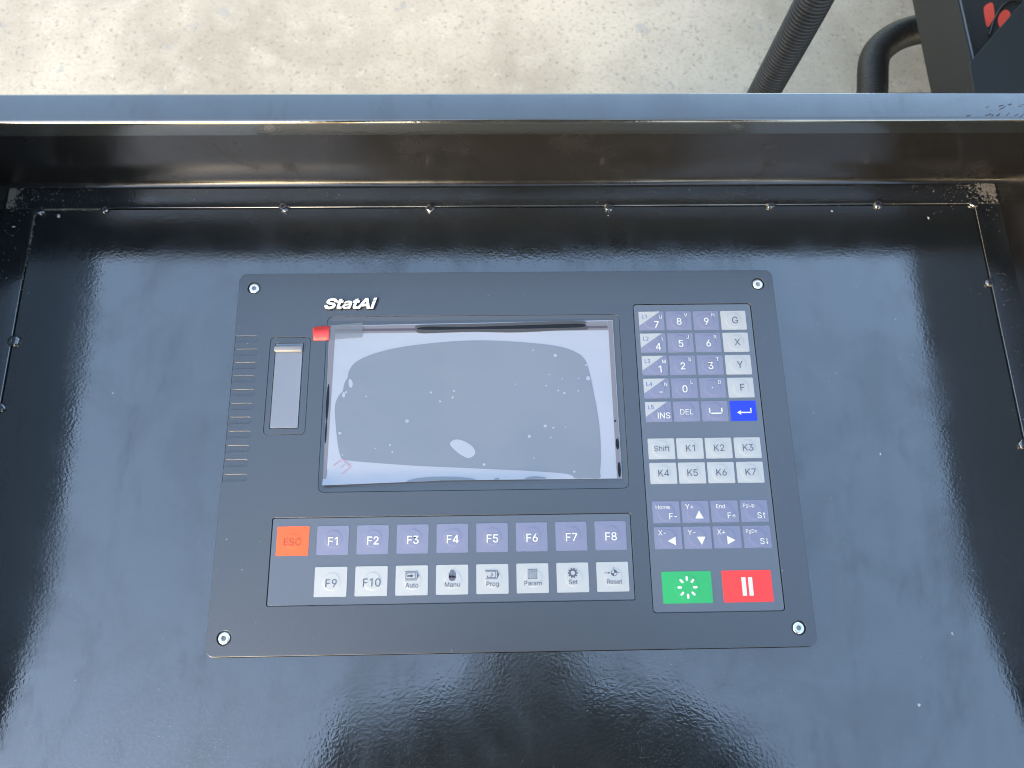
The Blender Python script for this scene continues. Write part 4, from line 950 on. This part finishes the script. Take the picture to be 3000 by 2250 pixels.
# ------------------------------------------------------------------ the person taking the picture (seen as a dark reflection in the plate)
def skin_mesh(verts, edges, radii, root, levels=2):
    me = bpy.data.meshes.new('sk')
    me.from_pydata([tuple(Vector(v) * MM) for v in verts], edges, []); me.update()
    o = bpy.data.objects.new('sk', me); COL.objects.link(o)
    o.modifiers.new('s', 'SKIN')
    if not me.skin_vertices: 
        bpy.context.view_layer.objects.active = o; bpy.ops.mesh.customdata_skin_add()
    for i, r in enumerate(radii):
        rr = r if isinstance(r, tuple) else (r, r)
        me.skin_vertices[0].data[i].radius = (rr[0] * MM, rr[1] * MM)
        me.skin_vertices[0].data[i].use_root = (i == root)
    sb = o.modifiers.new('u', 'SUBSURF'); sb.levels = levels; sb.render_levels = levels
    dg = bpy.context.evaluated_depsgraph_get(); dg.update()
    r = bpy.data.meshes.new_from_object(o.evaluated_get(dg))
    bpy.data.objects.remove(o)
    for p in r.polygons: p.use_smooth = True
    r.materials.clear()
    return r
M_cloth = plastic('dark_navy_cloth', (0.009, 0.011, 0.017), 0.9, 0.0002, 500, ior=1.3, vary=0.2)
M_skin = mat('skin', (0.20, 0.12, 0.085), 0.5)
M_hair = mat('black_hair', (0.012, 0.010, 0.009), 0.5)
person = thing('person', 'person in dark clothes mirrored in the black plate below the control panel', 'person')
PX = 205.0
V = [(PX, -345, 60), (PX, -325, 230), (PX, -262, 420), (PX, -178, 585), (PX, -140, 660), (PX, -118, 700),      # pelvis..neck
     (PX, -105, 765), (PX, -90, 815), (PX, -62, 750),                                                           # head
     (PX + 185, -158, 605), (PX + 240, -255, 340), (PX + 245, -245, 90),                                        # arms hanging at the sides
     (PX - 185, -158, 605), (PX - 240, -255, 340), (PX - 245, -245, 90),
     (PX + 95, -345, 10), (PX + 105, -335, -400), (PX + 110, -350, -790), (PX + 112, -250, -828),
     (PX - 95, -345, 10), (PX - 105, -335, -400), (PX - 110, -350, -790), (PX - 112, -250, -828)]
Ed = [(0, 1), (1, 2), (2, 3), (3, 4), (4, 5), (5, 6), (6, 7), (6, 8), (3, 9), (9, 10), (10, 11), (3, 12), (12, 13), (13, 14), (0, 15), (15, 16), (16, 17), (17, 18), (0, 19), (19, 20), (20, 21), (21, 22)]
Ra = [(150, 110), (155, 112), (185, 122), (195, 112), (95, 72), (58, 58), (80, 92), (74, 76), (48, 54), 66, 50, 34, 66, 50, 34, 88, 60, 42, 38, 88, 60, 42, 38]
ob('body', skin_mesh(V, Ed, Ra, 0), M_cloth, person)
for sg in (-1, 1):
    x0 = PX + sg * 245
    hv = [(x0, -245, 70), (x0, -242, 20), (x0, -238, -18)]; he = [(0, 1), (1, 2)]; hr = [24, (14, 34), (13, 38)]
    for q, ln in enumerate((66, 76, 72, 56)):
        b = len(hv); fy = -208 - 20 * q
        hv += [(x0, fy, -28), (x0 - sg * 3, fy, -28 - ln * 0.45), (x0 - sg * 12, fy - 1, -28 - ln * 0.78), (x0 - sg * 22, fy - 1, -28 - ln)]
        he += [(2, b), (b, b + 1), (b + 1, b + 2), (b + 2, b + 3)]; hr += [9.5, 9, 8.3, 7.2]
    b = len(hv); hv += [(x0 - sg * 6, -206, 8), (x0 - sg * 12, -188, -22), (x0 - sg * 15, -182, -48)]; he += [(1, b), (b, b + 1), (b + 1, b + 2)]; hr += [12, 10, 8.5]
    ob('hand', skin_mesh(hv, he, hr, 1), M_skin, person)
hm = bmesh.new(); bmesh.ops.create_uvsphere(hm, u_segments=24, v_segments=16, radius=1.0)
for v in hm.verts:
    q = v.co.copy(); n_ = 1 + 0.06 * noise.noise(q * 4)
    v.co = Vector((PX + q.x * 86 * n_, -100 + q.y * 92 * n_, 800 + q.z * 78 * n_)) * MM
hme = bpy.data.meshes.new('hair'); hm.to_mesh(hme); hm.free()
for p in hme.polygons: p.use_smooth = True
ob('hair', hme, M_hair, person)

# worn scuffs on the top of the rim, near the right-hand end
rs = random.Random(21); sv, sf = [], []
for q in range(46):
    if q < 26: x, y = rs.uniform(414, 470), 273.8 + (rs.random() - 0.4) * 3.0
    else: x, y = rs.uniform(404, 470), 268.9 + rs.uniform(-0.4, 0.5)
    L_, W_ = rs.uniform(0.6, 2.2), rs.uniform(0.25, 0.6); a = rs.uniform(0.2, 0.9); n_ = 7; b = len(sv)
    for k in range(n_):
        t = 2 * math.pi * k / n_; px, py = L_ * math.cos(t) * rs.uniform(.7, 1.2), W_ * math.sin(t) * rs.uniform(.7, 1.2)
        sv.append((x + px * math.cos(a) - py * math.sin(a), min(y + px * math.sin(a) + py * math.cos(a), 281), LIPZ + 0.04 + 0.0006 * q))
    sf.append(tuple(range(b, b + n_)))
ob('scuff_marks', me_new(sv, sf), mat('scuffed_paint', (0.045, 0.047, 0.055), 0.6, 1.5), tray, label='dull scuffs worn into the paint of the rim')
